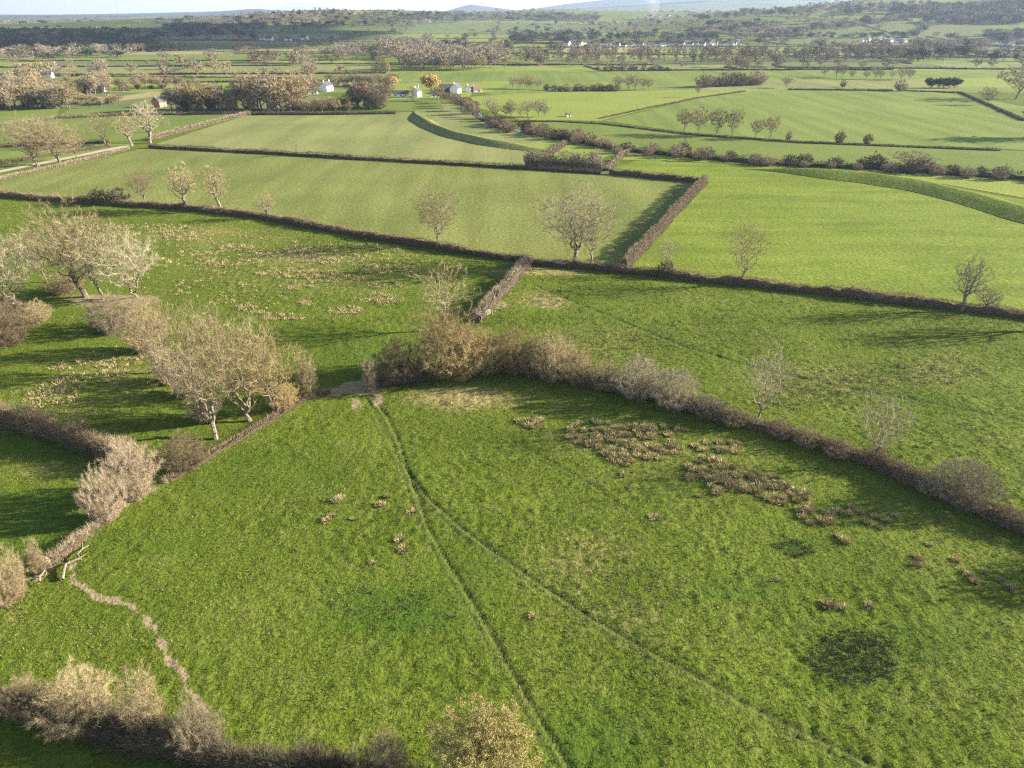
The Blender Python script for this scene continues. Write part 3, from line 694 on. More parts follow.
# ---- river scrub, coppice, short hedges
g_r = 'bushes along the river'
hedge(RIVER[3:6], 2.6, 4, 60, .9, .10, 'brown', 'tangled scrub along the river between the two short pinkish hedges', name='thicket', cat='thicket', vary=.5)
hedge([(x_, y_ + .5) for x_, y_ in RIVER[5:8]], 2.4, 4, 60, .9, .10, 'dark', 'tangled dark scrub along the right stretch of the river', name='thicket', cat='thicket', vary=.5)
hedge([(x_, y_ + .5) for x_, y_ in RIVER[7:]], 3.0, 5, 60, .9, .10, 'dark', 'tangled dark scrub under the grey brown willow to the right edge', name='thicket', cat='thicket', vary=.5)
rv = [P(*p) for p in RIVER]
rs = resample(rv, 4.6)
for k, q in enumerate(rs):
    pxr = 512 + FOC * q[0] / (q[1] * cp + CAM_H * sp)
    if pxr > 1040: continue
    if 476 < pxr < 488: continue
    sd = -1 if k % 2 else 1
    b = q + np.array([RNG.normal() * 2, sd * (3.2 + RNG.random() * 2.5), 0])
    big = (485 < pxr < 600) or (630 < pxr < 705) or (880 < pxr < 930)
    front = sd < 0
    c = 'pink' if front and RNG.random() < .88 else ('brown' if RNG.random() < .6 else 'dark')
    hgt = (4.4 if big else 3.1) * (.75 + .5 * RNG.random())
    plant('mdome', b, hgt, hgt * (1.7 + .5 * RNG.random()), col=c, name='shrub', cat='shrub', parts=('stems', 'twigs'), group=g_r,
          label='%s bare bush on the %s bank of the river' % ({'pink': 'pinkish', 'brown': 'brown', 'dark': 'dark'}[c], 'near' if front else 'far'))
plant_at('mround', 912, 166, 153, 40, col='brown', var=1, label='wide grey brown willow over the right stretch of the river')
for k, (px, py) in enumerate([(530, 166), (541, 167), (552, 167), (563, 168), (575, 168), (586, 168), (595, 168)]):
    plant_at('mpoplar' if k % 2 else 'mdome', px, py, 150 + (k % 3), 16, col='grey', bark='grey', name='coppice_tree', label='grey coppiced tree in the square coppice by the hedge corner', group='trees of the small coppice')
hedge([(528, 166), (560, 168), (602, 170)], 4.2, 6, 150, .9, .08, 'grey', 'grey brushwood filling the square coppice', name='thicket', cat='thicket', vary=.3)
hedge([(540, 163), (552, 154), (565, 145)], 2.0, 3.0, 90, .6, .09, 'pink', 'short pinkish hedge on the left of the square coppice', vary=.3)
hedge([(606, 171), (618, 160), (629, 152)], 2.0, 3.0, 90, .6, .09, 'pink', 'short pinkish hedge on the right of the square coppice', vary=.3)
hedge([(512, 122), (560, 122), (600, 124), (650, 130), (690, 135)], .9, 2.0, 50, .5, .1, 'dark', 'low dark hedge below the bright field, left part with the tree row', vary=.4)
hedge([(690, 135), (800, 143), (900, 147), (1000, 151)], .9, 2.0, 50, .5, .1, 'dark', 'low dark hedge below the bright field, right part past two bushes', vary=.4)
hedge([(600, 119), (650, 108), (700, 98), (745, 91.5)], .8, 1.6, 40, .5, .12, 'brown', 'thin brown hedge dividing the bright and the yellow fields', vary=.4)
for k, (px, py, pt, w) in enumerate([(684, 134, 110, 16), (699, 135, 109, 19), (716, 136, 109, 19), (732, 136, 111, 18)]):
    plant_at('mround', px, py, pt, w, col='brown', bark='grey', var=k, label='round brown tree, %s from left in the row of four beyond the river' % ['first', 'second', 'third', 'fourth'][k])
for px, py, pt, w, k, c, t in [(756, 138, 120, 15, 'mround', 'brown', 'round brown tree, left of a pair right of the row of four'), (769, 139, 116, 15, 'mround', 'brown', 'round brown tree, right of a pair right of the row of four'),
     (788, 141, 131, 7, 'mdome', 'grey', 'tiny bush between the tree pair and two round bushes'), (839, 143, 131, 11, 'mdome', 'brown', 'round bush on the far field hedge, left of two'), (867, 144, 133, 11, 'mdome', 'brown', 'round bush on the far field hedge, right of two'),
     (986, 105, 88, 17, 'mround', 'pink', 'leaning pinkish bush tree near the right edge with a long shadow'), (1016, 99, 66, 40, 'mround', 'grey', 'dark bare tree at the right edge beyond the bright field'),
     (697, 97, 84, 6, 'mround', 'brown', 'small tree on the thin brown hedge'), (786, 88, 77, 11, 'mround', 'brown', 'small round tree on the far edge of the bright field'),
     (843, 87, 80, 7, 'mdome', 'brown', 'small bush on the far edge of the bright field'), (900, 91, 80, 14, 'mdome', 'grey', 'grey bush left of the evergreen clump')]:
    plant_at(k, px, py, pt, w, col=c, bark='grey', label=t)
for k, px in enumerate([931, 937, 943, 949, 955]):
    plant_at('mleafy', px, 88, 79, 11, col='ever', name='evergreen_tree', label='dark evergreen in the flat topped clump on the right', group='evergreens of the flat topped clump')
hedge([(788, 90), (840, 90.5), (892, 91)], 1.6, 2.5, 40, .5, .14, 'dark', 'dark hedge on the far edge of the bright field, left part', vary=.2)
hedge([(905, 91), (960, 93), (985, 104), (1024, 121)], 1.2, 3, 40, .5, .14, 'dark', 'dark hedge bending from the evergreen clump to the right edge', vary=.2)
# bush belts between the far flood plain fields
def belt(pts, n, key, cols, hpx, label, group, name='bare_tree', cat='tree', jit=1.2, wf=1.0, parts=None):
    q = np.array(pts, float); s = np.concatenate([[0], np.cumsum(np.hypot(*np.diff(q, axis=0).T))])
    for k in range(n):
        t = (k + .5 + (RNG.random() - .5) * .7) / n * s[-1]
        px, py = np.interp(t, s, q[:, 0]), np.interp(t, s, q[:, 1]) + (RNG.random() - .5) * jit
        c = cols[int(RNG.integers(len(cols)))]; hp = hpx * (.75 + .5 * RNG.random())
        b = P(px, py); h = rowz(b, py - hp) - b[2]
        L = LIB[key]; _, _, h0, w0 = L[0]
        plant(key, b, h, h / h0 * w0 * wf * (.85 + .3 * RNG.random()), col=c, bark='grey', name=name, cat=cat, label=label[c] if isinstance(label, dict) else label, group=group, parts=parts or ('trunk', 'crown'))
belt([(702, 88), (725, 87), (760, 84)], 9, 'mdome', ['pink', 'pink', 'brown'], 14, {'pink': 'pinkish bush in the oval thicket among the bright fields', 'brown': 'brown bush in the oval thicket among the bright fields'}, 'bushes of the oval thicket', 'shrub', 'shrub', 2, 1.0, ('stems', 'twigs'))
belt([(545, 90), (565, 91), (620, 91)], 12, 'mdome', ['brown', 'dark'], 7, {'brown': 'brown bush in the hedge line below the small bright field', 'dark': 'dark bush in the hedge line below the small bright field'}, 'bushes of the line below the small bright field', 'shrub', 'shrub', .8, 1.0, ('stems', 'twigs'))
belt([(512, 88), (540, 90)], 5, 'mround', ['brown', 'pink'], 13, {'brown': 'brown tree at the left end of the small bright field', 'pink': 'pinkish tree at the left end of the small bright field'}, 'trees left of the small bright field')
belt([(616, 90), (655, 90)], 5, 'mround', ['pink', 'tan'], 13, {'pink': 'pinkish tree in the line right of the dark bushes', 'tan': 'tan tree in the line right of the dark bushes'}, 'trees right of the dark bush line')
belt([(596, 70), (670, 71)], 12, 'mdome', ['dark'], 5, 'dark bush in the hedge above the small bright field', 'bushes above the small bright field', 'shrub', 'shrub', .5, 1.0, ('stems', 'twigs'))
belt([(820, 76), (860, 79), (915, 80)], 10, 'mround', ['brown', 'pink', 'grey'], 12, {'brown': 'brown tree in the belt left of the grey bush', 'pink': 'pinkish tree in the belt left of the grey bush', 'grey': 'grey tree in the belt left of the grey bush'}, 'trees of the belt above the evergreen clump')
belt([(488, 112), (496, 120), (510, 118), (528, 117), (548, 117)], 8, 'mround', ['grey', 'pink', 'brown'], 15, {'grey': 'grey tree where the river bends behind the flood bank', 'pink': 'pinkish tree where the river bends behind the flood bank', 'brown': 'brown tree where the river bends behind the flood bank'}, 'trees at the river bend')
belt([(436, 100), (452, 106), (466, 112), (476, 118)], 9, 'mwillow', ['pink', 'brown'], 13, {'pink': 'pinkish willow in the scrub below the white gabled house', 'brown': 'brown willow in the scrub below the white gabled house'}, 'willows below the white gabled house')

# ---- village edge trees
V_L = dict(tan='tan bare tree in the belt %s', gold='golden bare tree in the belt %s', pink='pinkish bare tree in the belt %s', brown='brown bare tree in the belt %s', grey='grey bare tree in the belt %s', ever='dark evergreen tree in the belt %s', green='dull green tree in the belt %s')
def zone(pts, n, cols, hpx, where, grp, key='mwillow', jit=4, wf=1.0):
    belt(pts, int(n * 2.1), key, [c for c in cols if c not in ('ever', 'green')], hpx, {c: V_L[c] % where for c in V_L}, grp, jit=jit, wf=wf)
    nb_ = max(3, n // 2);
    belt(pts, nb_, 'mdome', ['brown', 'grey', 'green'], hpx * .38, {'brown': 'brown low bush in the belt ' + where, 'grey': 'grey low bush in the belt ' + where, 'green': 'green low bush in the belt ' + where}, grp.replace('trees', 'bushes'), 'shrub', 'shrub', 2, 1.3, ('stems', 'twigs'))
    ev = [c for c in cols if c in ('ever', 'green')]
    if ev: belt(pts, max(2, n // 3), 'mleafy', ev, hpx * .6, {c: V_L[c] % where for c in V_L}, grp, 'evergreen_tree', jit=jit, wf=wf)
zone([(-20, 110), (30, 108), (72, 107)], 11, ['tan', 'tan', 'grey', 'green'], 22, 'at the left edge above the far green fields', 'front trees at the left village edge')
zone([(-20, 97), (40, 95), (110, 92)], 12, ['tan', 'pink', 'grey', 'ever'], 18, 'behind the front trees at the left edge', 'back trees at the left village edge')
zone([(72, 104), (100, 104), (122, 103)], 7, ['green', 'tan', 'ever'], 9, 'left of the straw strip', 'trees left of the straw strip')
zone([(110, 92), (160, 88), (200, 90)], 8, ['tan', 'brown', 'ever'], 12, 'behind the brick house', 'trees behind the brick house')
zone([(172, 110), (188, 111), (240, 111)], 9, ['gold', 'tan', 'ever', 'grey'], 22, 'right of the brick house', 'trees right of the brick house')
zone([(244, 111), (262, 111), (290, 111), (302, 110)], 7, ['tan', 'pink', 'tan'], 31, 'of tall trees between the brick and the white house', 'tall trees between the two houses', wf=1.15)
zone([(296, 111), (330, 111), (352, 111)], 8, ['tan', 'brown', 'green'], 11, 'below the white house', 'trees below the white house')
zone([(352, 108), (370, 108), (386, 109)], 6, ['pink', 'brown', 'ever'], 22, 'right below the white house', 'trees right of the white house')
zone([(300, 90), (312, 88), (345, 86), (375, 86), (395, 87)], 10, ['ever', 'ever', 'brown', 'pink'], 11, 'behind the white house', 'trees behind the white house')
for k, px in enumerate([373, 377, 381, 385, 389]):
    plant_at('mpoplar', px, 76, 61, 4.5, col='tan', bark='pale', name='poplar_tree', label='pale narrow poplar in the short row behind the village', group='row of poplars')
plant_at('mleafy', 431, 91, 76, 16, col='yellow', bark='brown', var=0, name='yellow_tree', label='bright yellow leaved tree beside the white house with tall chimneys')
plant_at('mleafy', 392, 87, 77, 11, col='yellow', bark='brown', var=1, name='yellow_tree', label='small yellow tree behind the low dark roofed house')
plant_at('mpoplar', 413, 101, 86, 8, col='tan', bark='pale', label='slim tan tree in front of the white chimney house')
hedge([(437, 92), (446, 92.5), (452, 92)], 3.2, 4, 60, .7, .3, 'ever', 'dark evergreen hedge left of the gabled white house', vary=.2)

# ------------------------------------------------------------------ houses
WH = plain('white_render', (.80, .79, .76), .8, .05); SLATE = plain('slate_roof', (.09, .09, .10), .7, .25); BRICK = plain('brick_wall', (.34, .17, .12), .9, .2, 4)
TILE = plain('tile_roof', (.26, .14, .10), .85, .25, 3); GLASS = plain('window_glass', (.03, .035, .04), .15, .1); WOOD = plain('door_wood', (.10, .07, .05), .7, .2); CREAM = plain('cream_wall', (.66, .60, .50), .85, .08)
def house(px, py, rz, Ln, Wd, hw, hr, wall, roof, label, chim=1, name='house', wins=3, cat='house', group=None, b=None):
    b = P(px, py) if b is None else b
    o = empty(name, b, label, cat, group, rz); o.scale = (.72,) * 3
    m = MB(); l, w = Ln / 2, Wd / 2
    m.add([(-l, -w, -.3), (l, -w, -.3), (l, w, -.3), (-l, w, -.3), (-l, -w, hw), (l, -w, hw), (l, w, hw), (-l, w, hw), (-l, 0, hw + hr), (l, 0, hw + hr)], [(0, 1, 5, 4), (2, 3, 7, 6), (1, 2, 6, 5), (3, 0, 4, 7)])
    m.add([(l, -w, hw), (l, w, hw), (l, 0, hw + hr), (-l, -w, hw), (-l, w, hw), (-l, 0, hw + hr)], [(0, 1, 2), (4, 3, 5)])
    obj('wall', m.build('wall', [wall]), o)
    m = MB(); e = .35; k = hr / w; t = .22
    for s in (-1, 1):
        a = [(-l - e, 0, hw + hr + .05), (l + e, 0, hw + hr + .05), (l + e, s * (w + e), hw - e * k + .05), (-l - e, s * (w + e), hw - e * k + .05)]
        V = np.array(a + [(x_, y_, z_ + t) for x_, y_, z_ in a]); m.add(V, [(0, 1, 2, 3), (7, 6, 5, 4), (0, 4, 5, 1), (1, 5, 6, 2), (2, 6, 7, 3), (3, 7, 4, 0)])
    r = obj('roof', m.build('roof', [roof]), o)
    for c in range(chim):
        m = MB(); xx = (-l + .7, l - .7, 0)[c]; m.box(xx - .45, xx + .45, -.4, .4, hw + hr - .5, hw + hr + 1.3); m.box(xx - .52, xx + .52, -.47, .47, hw + hr + 1.302, hw + hr + 1.45)
        m.box(xx - .15, xx + .15, -.15, .15, hw + hr + 1.452, hw + hr + 1.8)
        obj('chimney', m.build('chimney', [wall]), r)
    for i_ in range(wins):
        xx = -l + (i_ + .5) * Ln / wins
        for zz in ([.9, 3.3] if hw > 4 else [1.0]):
            m = MB(); m.box(xx - .55, xx + .55, -w - .04, -w + .03, zz, zz + 1.3); f = obj('window', m.build('window', [WH if wall is not WH else SLATE]), o)
            m = MB(); m.box(xx - .45, xx + .45, -w - .06, -w - .041, zz + .1, zz + 1.2); obj('pane', m.build('pane', [GLASS]), f)
    m = MB(); m.box(-.5 + Ln * .16, .5 + Ln * .16, -w - .05, -w + .03, 0, 2.1); obj('door', m.build('door', [WOOD]), o)
    return o
house(327, 91, 1.2, 11, 8, 5.2, 3.4, WH, SLATE, 'white two storey house among trees left of the village', 2)
house(311, 94, .2, 13, 7, 2.7, 2.2, WH, SLATE, 'long low white building in front of the white house')
house(160, 107, 1.35, 9, 7, 4.6, 3.6, BRICK, SLATE, 'brick gabled house with a dark roof at the end of the straw strip', 1)
house(100, 92, .2, 10, 6, 3.0, 2.2, CREAM, SLATE, 'cream cottage among the golden trees at the left')
house(401, 97, .1, 14, 7, 3, 2.6, WH, SLATE, 'low white house with a dark roof left of the yellow tree', 1)
house(417, 97, 1.25, 9, 6, 5.2, 3.2, WH, SLATE, 'white house with tall chimneys beside the yellow tree', 2)
house(456, 93, 1.3, 12, 8, 4.6, 4.2, WH, SLATE, 'white gabled house with a single chimney right of the yellow tree', 1)
house(447, 90, .1, 16, 7, 3, 2.5, CREAM, SLATE, 'long dark roofed barn behind the white gabled house', 0)
house(469, 92, 1.2, 8, 6, 3.6, 2.6, WH, SLATE, 'small white gabled house right of the white gabled one')
house(477, 92, .3, 8, 6, 3.2, 2.4, CREAM, TILE, 'cream cottage at the right end of the village')
house(433, 97, .2, 6, 4, 2.2, 1.4, WH, SLATE, 'little white outbuilding below the yellow tree', 0, wins=1)
house(568, 116.5, .4, 3.4, 2.6, 1.7, .8, CREAM, SLATE, 'small field shelter beyond the river bend', 0, wins=1, name='shed', cat='shed')
house(48, 78, .2, 12, 8, 4.5, 3, CREAM, SLATE, 'cream house at the left edge behind the tan trees', 1)

# ------------------------------------------------------------------ the farther plain and hills: fields, hedges, trees
def proj(b):
    b = np.asarray(b, float); dep = b[..., 1] * cp + (CAM_H - b[..., 2]) * sp; v = b[..., 1] * sp - (CAM_H - b[..., 2]) * cp
    return 512 + FOC * b[..., 0] / dep, 384 - FOC * v / dep
def PV(px, py):
    """many picture points onto the terrain at once"""
    px = np.asarray(px, float); py = np.asarray(py, float); u = (px - 512) / FOC; v = (384 - py) / FOC
    dy = cp + v * sp; dz = -sp + v * cp
    s = np.full(px.shape, 1250.0); hit = np.zeros(px.shape, bool); flat = CAM_H + dz / dy * 1250 < 0
    Yv = np.where(flat, -CAM_H * dy / np.minimum(dz, -1e-6), 1250.0)
    for _ in range(640):
        m = ~flat & ~hit
        if not m.any(): break
        zz = CAM_H + dz[m] / dy[m] * Yv[m]; below = zz < height(u[m] / dy[m] * Yv[m], Yv[m])
        idx = np.where(m)[0]; hit[idx[below]] = True; Yv[idx[~below]] *= 1.0045
    X_ = u / dy * Yv
    return np.stack([X_, Yv, np.where(Yv > 1300, height(X_, Yv), 0)], 1)[flat | hit]
def drape(pts, n=14):
    q = resample(np.array([(p[0], p[1], 0) for p in pts], float), max(4, np.hypot(pts[-1][0] - pts[0][0], pts[-1][1] - pts[0][1]) / n)); q[:, 2] = height(q[:, 0], q[:, 1]); return q

FR = np.random.default_rng(77)
ROWS = [540, 605, 665, 735, 800, 870, 950, 1040, 1140, 1260, 1400, 1560, 1750, 1980, 2250, 2550, 2900, 3350, 3900, 4600, 5600, 7000, 9000]
def rowy(k, x_): return ROWS[k] + (ROWS[min(k + 1, len(ROWS) - 1)] - ROWS[k - 1 if k else 0]) * .22 * np.sin(np.asarray(x_) / (150 + 22 * k) + k * 2.1) * (k > 0)
MATS = list(M_F); mbf = MB(); CELLS = []; EDGES = []
for k in range(len(ROWS) - 1):
    ym = (ROWS[k] + ROWS[k + 1]) / 2; hw_ = .80 * ym + 120; x0 = -hw_
    skew = FR.normal() * .15
    while x0 < hw_:
        x1 = x0 + (110 + .075 * ym) * (.7 + 1.1 * FR.random()); m1, n1 = 8, 6
        sx0, sx1 = skew * (ROWS[k + 1] - ROWS[k]), skew * (ROWS[k + 1] - ROWS[k])
        fx, fy = np.meshgrid(np.linspace(0, 1, m1), np.linspace(0, 1, n1)); xx = x0 + (x1 - x0) * fx + sx0 * fy
        yy = rowy(k, xx) * (1 - fy) + rowy(k + 1, xx) * fy
        zz = height(xx, yy) + .012
        px, py = proj(np.array([(x0 + x1) / 2, ym, float(height((x0 + x1) / 2, ym))]))
        if px < 260 and 24 < py < 47: w = dict(dull=5, green=2, scrub=3, straw=.5)
        elif px < 300 and py <= 24: w = dict(straw=3, bright=2, pale=3, dull=3, scrub=2)
        elif px > 690 and py < 42: w = dict(green=4, bright=3, dull=3, yellow=.6)
        elif 420 < px < 700 and py < 34: w = dict(green=4, bright=4, dull=1, yellow=1)
        elif ym < 1200: w = dict(bright=3, yellow=3, green=2, straw=.8, pale=3, dull=1)
        else: w = dict(bright=3, yellow=2, green=3, straw=1, pale=2, dull=2)
        ks = list(w); c = ks[int(FR.choice(len(ks), p=np.array(list(w.values())) / sum(w.values())))]
        a = (np.arange(n1 - 1)[:, None] * m1 + np.arange(m1 - 1)[None]).ravel()
        mbf.add(np.stack([xx, yy, zz], -1).reshape(-1, 3), np.stack([a, a + 1, a + m1 + 1, a + m1], 1), MATS.index(c))
        xs = np.linspace(x0, x1, 9)
        EDGES.append((ym, [(q, float(rowy(k, q))) for q in xs]))
        ys = np.linspace(0, 1, 6)
        EDGES.append((ym, [(x0 + sx0 * q, float(rowy(k, x0 + sx0 * q) * (1 - q) + rowy(k + 1, x0 + sx0 * q) * q)) for q in ys]))
        x0 = x1
MOOR = plain('moor_heather', (.035, .040, .026), .95, .5, .004)
yy_ = np.linspace(8900, 17300, 60); uu = np.linspace(-.86, .86, 150); U, YY = np.meshgrid(uu, yy_); XX = np.clip(U * YY, -15200, 15200)
i_ = (np.arange(59)[:, None] * 150 + np.arange(149)[None]).ravel()
setting(obj('mountains', mesh('mountains', np.stack([XX, YY, height(XX, YY) + .5], -1).reshape(-1, 3), [np.stack([i_, i_ + 1, i_ + 151, i_ + 150], 1)], [MOOR], smooth=True)))
setting(obj('farmland', mbf.build('farmland', [M_F[k] for k in MATS], smooth=True)))

def lodarr(key):
    out = []
    for tm, cm, h0, w0 in LIB[key]:
        res = []
        for me in (tm, cm):
            V = np.zeros(len(me.vertices) * 3, np.float32); me.vertices.foreach_get('co', V)
            lt = np.zeros(len(me.polygons), np.int32); me.polygons.foreach_get('loop_total', lt)
            vi = np.zeros(len(me.loops), np.int32); me.loops.foreach_get('vertex_index', vi)
            n4 = 4 * (lt == 4).sum(); n3 = 3 * (lt == 3).sum()
            st = np.concatenate([[0], np.cumsum(lt)[:-1]])
            F3 = np.stack([vi[st[lt == 3] + j] for j in range(3)], 1) if n3 else np.zeros((0, 3), int)
            F4 = np.stack([vi[st[lt == 4] + j] for j in range(4)], 1) if n4 else np.zeros((0, 4), int)
            res.append((V.reshape(-1, 3), F3, F4))
        out.append((res, h0, w0))
    return out
ARR = {k: lodarr(k) for k in ('fround', 'fpoplar', 'fleafy')}
def clones(mb, key, pts, hts, wf, mi, rng):
    for b, h in zip(pts, hts):
        (parts_, h0, w0) = ARR[key][int(rng.integers(len(ARR[key])))]
        a = rng.random() * 2 * pi; s = h / h0; sx = s * wf * (.8 + .5 * rng.random())
        R = np.array([[cos(a) * sx, -sin(a) * sx, 0], [sin(a) * sx, cos(a) * sx, 0], [0, 0, s]])
        for j, (V, F3, F4) in enumerate(parts_):
            W = V @ R.T + b
            for F in (F3, F4):
                if len(F):
                    mb.V.append(W if F is F3 or not len(F3) else np.zeros((0, 3))); 
                    mb.F[F.shape[1]].append(F + mb.n); mb.M[F.shape[1]].append(np.full(len(F), mi if j else 3))
            mb.n += len(V)
STUFFM = [TW['far'], TW['farpink'], TW['ever'], BARK['grey'], TW['dark'], TW['tan']]
def poly_sample(rng, poly, n):
    q = np.array(poly, float); lo, hi = q.min(0), q.max(0); out = []
    while len(out) < n:
        p = lo + rng.random(2) * (hi - lo); ins = False; j = len(q) - 1
        for i_ in range(len(q)):
            if (q[i_, 1] > p[1]) != (q[j, 1] > p[1]) and p[0] < (q[j, 0] - q[i_, 0]) * (p[1] - q[i_, 1]) / (q[j, 1] - q[i_, 1]) + q[i_, 0]: ins = not ins
            j = i_
        if ins: out.append(p)
    return np.array(out)
def rect(x0, y0, x1, y1): return [(x0, y0), (x1, y0), (x1, y1), (x0, y1)]
def wood(name, label, polys, key='fround', seed=1, cat='wood'):
    """a far-off wood that reads as one mass; polys: (outline, number, height m, width factor, material mix)"""
    rng = np.random.default_rng(seed); mb = MB()
    for poly, n, h, wf, mix in polys:
        p = poly_sample(rng, poly, n); b = PV(p[:, 0], p[:, 1])
        ks = np.array([m for m, _ in mix]); pr = np.array([w for _, w in mix], float); pr /= pr.sum()
        for m in ks:
            pass
        ch = rng.choice(ks, len(b), p=pr)
        for m in ks:
            sel = b[ch == m]
            clones(mb, 'fleafy' if m == 2 else key, sel, h * (.65 + .6 * rng.random(len(sel))), wf, int(m), rng)
    o = obj(name, mb.build(name, STUFFM)); setting(o, 'stuff', label, cat); return o
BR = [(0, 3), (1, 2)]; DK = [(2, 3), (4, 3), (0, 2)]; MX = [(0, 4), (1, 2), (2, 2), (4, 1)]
wood('woodland', 'wood across the far plain on the left, coloured dark for cloud shade', [(rect(-10, 41, 130, 53), 300, 12, 1.3, DK), (rect(-10, 31, 255, 40), 210, 11, 1.4, DK), (rect(125, 40, 165, 52), 60, 12, 1.3, DK), (rect(165, 26, 262, 31), 120, 13, 1.6, DK), (rect(-10, 17, 280, 25), 120, 14, 2.2, MX), (rect(-10, 53, 130, 58), 60, 11, 1.1, MX)], seed=2)  # dark tree mix puts the cloud shade into the wood's colour
wood('woodland', 'wooded ridge on the skyline left of the middle', [([(190, 24), (262, 15), (330, 12), (400, 14), (470, 14), (540, 13), (600, 18), (600, 22), (470, 22), (400, 28), (190, 30)], 720, 13, 1.3, [(0, 4), (1, 4), (4, .8), (2, 1.2)]), (rect(400, 15, 600, 21), 200, 14, 1.5, MX)], seed=3)
wood('woodland', 'pinkish bare trees of the long belt right of the middle', [(rect(512, 57, 770, 64), 150, 16, 1.0, BR + [(5, 1)]), (rect(770, 57, 900, 62), 60, 16, 1.0, BR), (rect(900, 55, 1030, 62), 60, 11, 1.2, MX), (rect(860, 47, 940, 58), 60, 14, 1.1, BR)], 'fpoplar', 4)
wood('woodland', 'bare trees massed behind the village fields', [(rect(400, 58, 506, 71), 110, 16, 1.0, BR + [(5, 1)]), (rect(384, 45, 440, 58), 45, 16, 1.1, BR), (rect(440, 48, 512, 57), 40, 12, 1.1, MX), (rect(300, 52, 390, 60), 30, 12, 1.1, BR)], 'fround', 5)
wood('woodland', 'dark trees and copses round the row of far white houses', [(rect(512, 36, 580, 44), 80, 13, 1.3, DK), (rect(530, 37, 720, 41), 120, 11, 1.2, DK), (rect(560, 43, 760, 45), 14, 8, 1.2, DK), (rect(690, 33, 780, 40), 50, 12, 1.3, MX), (rect(512, 24, 700, 36), 110, 11, 1.3, MX)], seed=6)
wood('woodland', 'dark wood on top of the right hill', [([(900, 12), (1030, 4), (1030, 24), (930, 25)], 330, 14, 1.5, DK), ([(690, 18), (768, 12), (850, 6), (930, 5), (960, 10), (900, 14), (768, 17), (700, 21)], 260, 13, 1.3, [(0, 3), (1, 1), (4, 3), (2, 2)]), ([(768, 34), (860, 22), (905, 17), (906, 20), (860, 27), (768, 37)], 90, 11, 1.3, MX), (rect(768, 36, 905, 39), 60, 8, 1.3, DK), ([(908, 38), (930, 25), (934, 25), (914, 38)], 30, 10, 1.2, MX), (rect(985, 34, 1030, 42), 50, 11, 1.3, DK), (rect(700, 24, 768, 34), 60, 12, 1.4, MX), (rect(920, 44, 990, 49), 50, 10, 1.2, MX)], seed=7)

# hedges of the far fields; the nearer ones are hedges of their own, the rest one mass of hedgerows
EDGES.sort(key=lambda e: e[0])
def zone_name(px): return 'left' if px < 341 else ('middle' if px < 683 else 'right')
mb_h, mb_t = MB(), MB(); n_h = n_t = 0; hr = np.random.default_rng(5)
fieldtraced = lambda px, py: (px > 490 and py > 76) or (380 < px < 570 and py > 69) or (py > 89)
for ym, pts in EDGES:
    q = np.array([(p[0], p[1], 0.0) for p in pts]); q[:, 2] = height(q[:, 0], q[:, 1])
    px, py = proj(q); ok = (px > -25) & (px < 1050)
    if ok.sum() < 3 or fieldtraced(px[len(px) // 2], py.max()): continue
    if hr.random() < .30: continue
    mid = float(px[len(px) // 2]); z_ = zone_name(mid)
    col = ['dark', 'brown', 'dark', 'brown', 'pink'][int(hr.integers(5))]
    hgt = 1.2 + 1.3 * hr.random()
    if n_h < 110 and ym < 1900:
        hedge(list(q), hgt, 2.6, 9 if ym < 1000 else 5, .8, .28 if ym < 1000 else .45, col, '%s hedge between the small far fields on the %s' % (col if col != 'pink' else 'pinkish', z_), 'far hedges on the ' + z_, pixels=False, vary=.3); n_h += 1
    else:
        L = np.linalg.norm(np.diff(q, axis=0), axis=1).sum(); k = max(3, int(L / (3.5 if ym < 3000 else 9)))
        t = hr.random(k) * (len(q) - 1.001); i_ = t.astype(int); f = (t - i_)[:, None]; b = q[i_] * (1 - f) + q[i_ + 1] * f
        w3 = 2.2 if ym < 3000 else 6
        b2 = b + hr.normal(size=b.shape) * [1.2, 1.2, 0]
        twigs(mb_h, hr, np.repeat(b2, 3, 0), hr.normal(size=(3 * k, 3)) * .5 + [0, 0, .6], w3 * 1.1, w3, 0 if ym < 2600 else 1)
    # hedgerow trees
    for _ in range(int(hr.poisson(6.5 if ym < 1400 else 6))):
        t = hr.random() * (len(q) - 1.01); i_ = int(t); b = q[i_] + (q[i_ + 1] - q[i_]) * (t - i_)
        ppx, ppy = proj(b)
        if not (-10 < ppx < 1034): continue
        h = 6 + 8 * hr.random(); c = ['farpink', 'far', 'brown', 'pink', 'tan', 'far'][int(hr.integers(6))]
        if n_t < 110 and ym < 1150:
            nm = {'farpink': 'pinkish', 'far': 'brown', 'brown': 'greyish brown', 'pink': 'pale pink', 'tan': 'tan'}[c]
            plant('fround', b, h, None, col=c, bark='grey', label='small %s tree on a far field hedge on the %s' % (nm, zone_name(ppx)), group='far hedge trees on the ' + zone_name(ppx)); n_t += 1
        else:
            clones(mb_t, 'fround', [b], [h], 1.15, int(hr.choice([0, 1, 1, 0, 4, 5])), hr)
setting(obj('far_hedgerows', mb_h.build('far_hedgerows', [TW['dark'], TW['far']])), 'stuff', 'low hedgerows dividing the most distant fields', 'hedgerows')
setting(obj('far_trees', mb_t.build('far_trees', STUFFM)), 'stuff', 'bare trees scattered along the most distant hedgerows', 'trees')

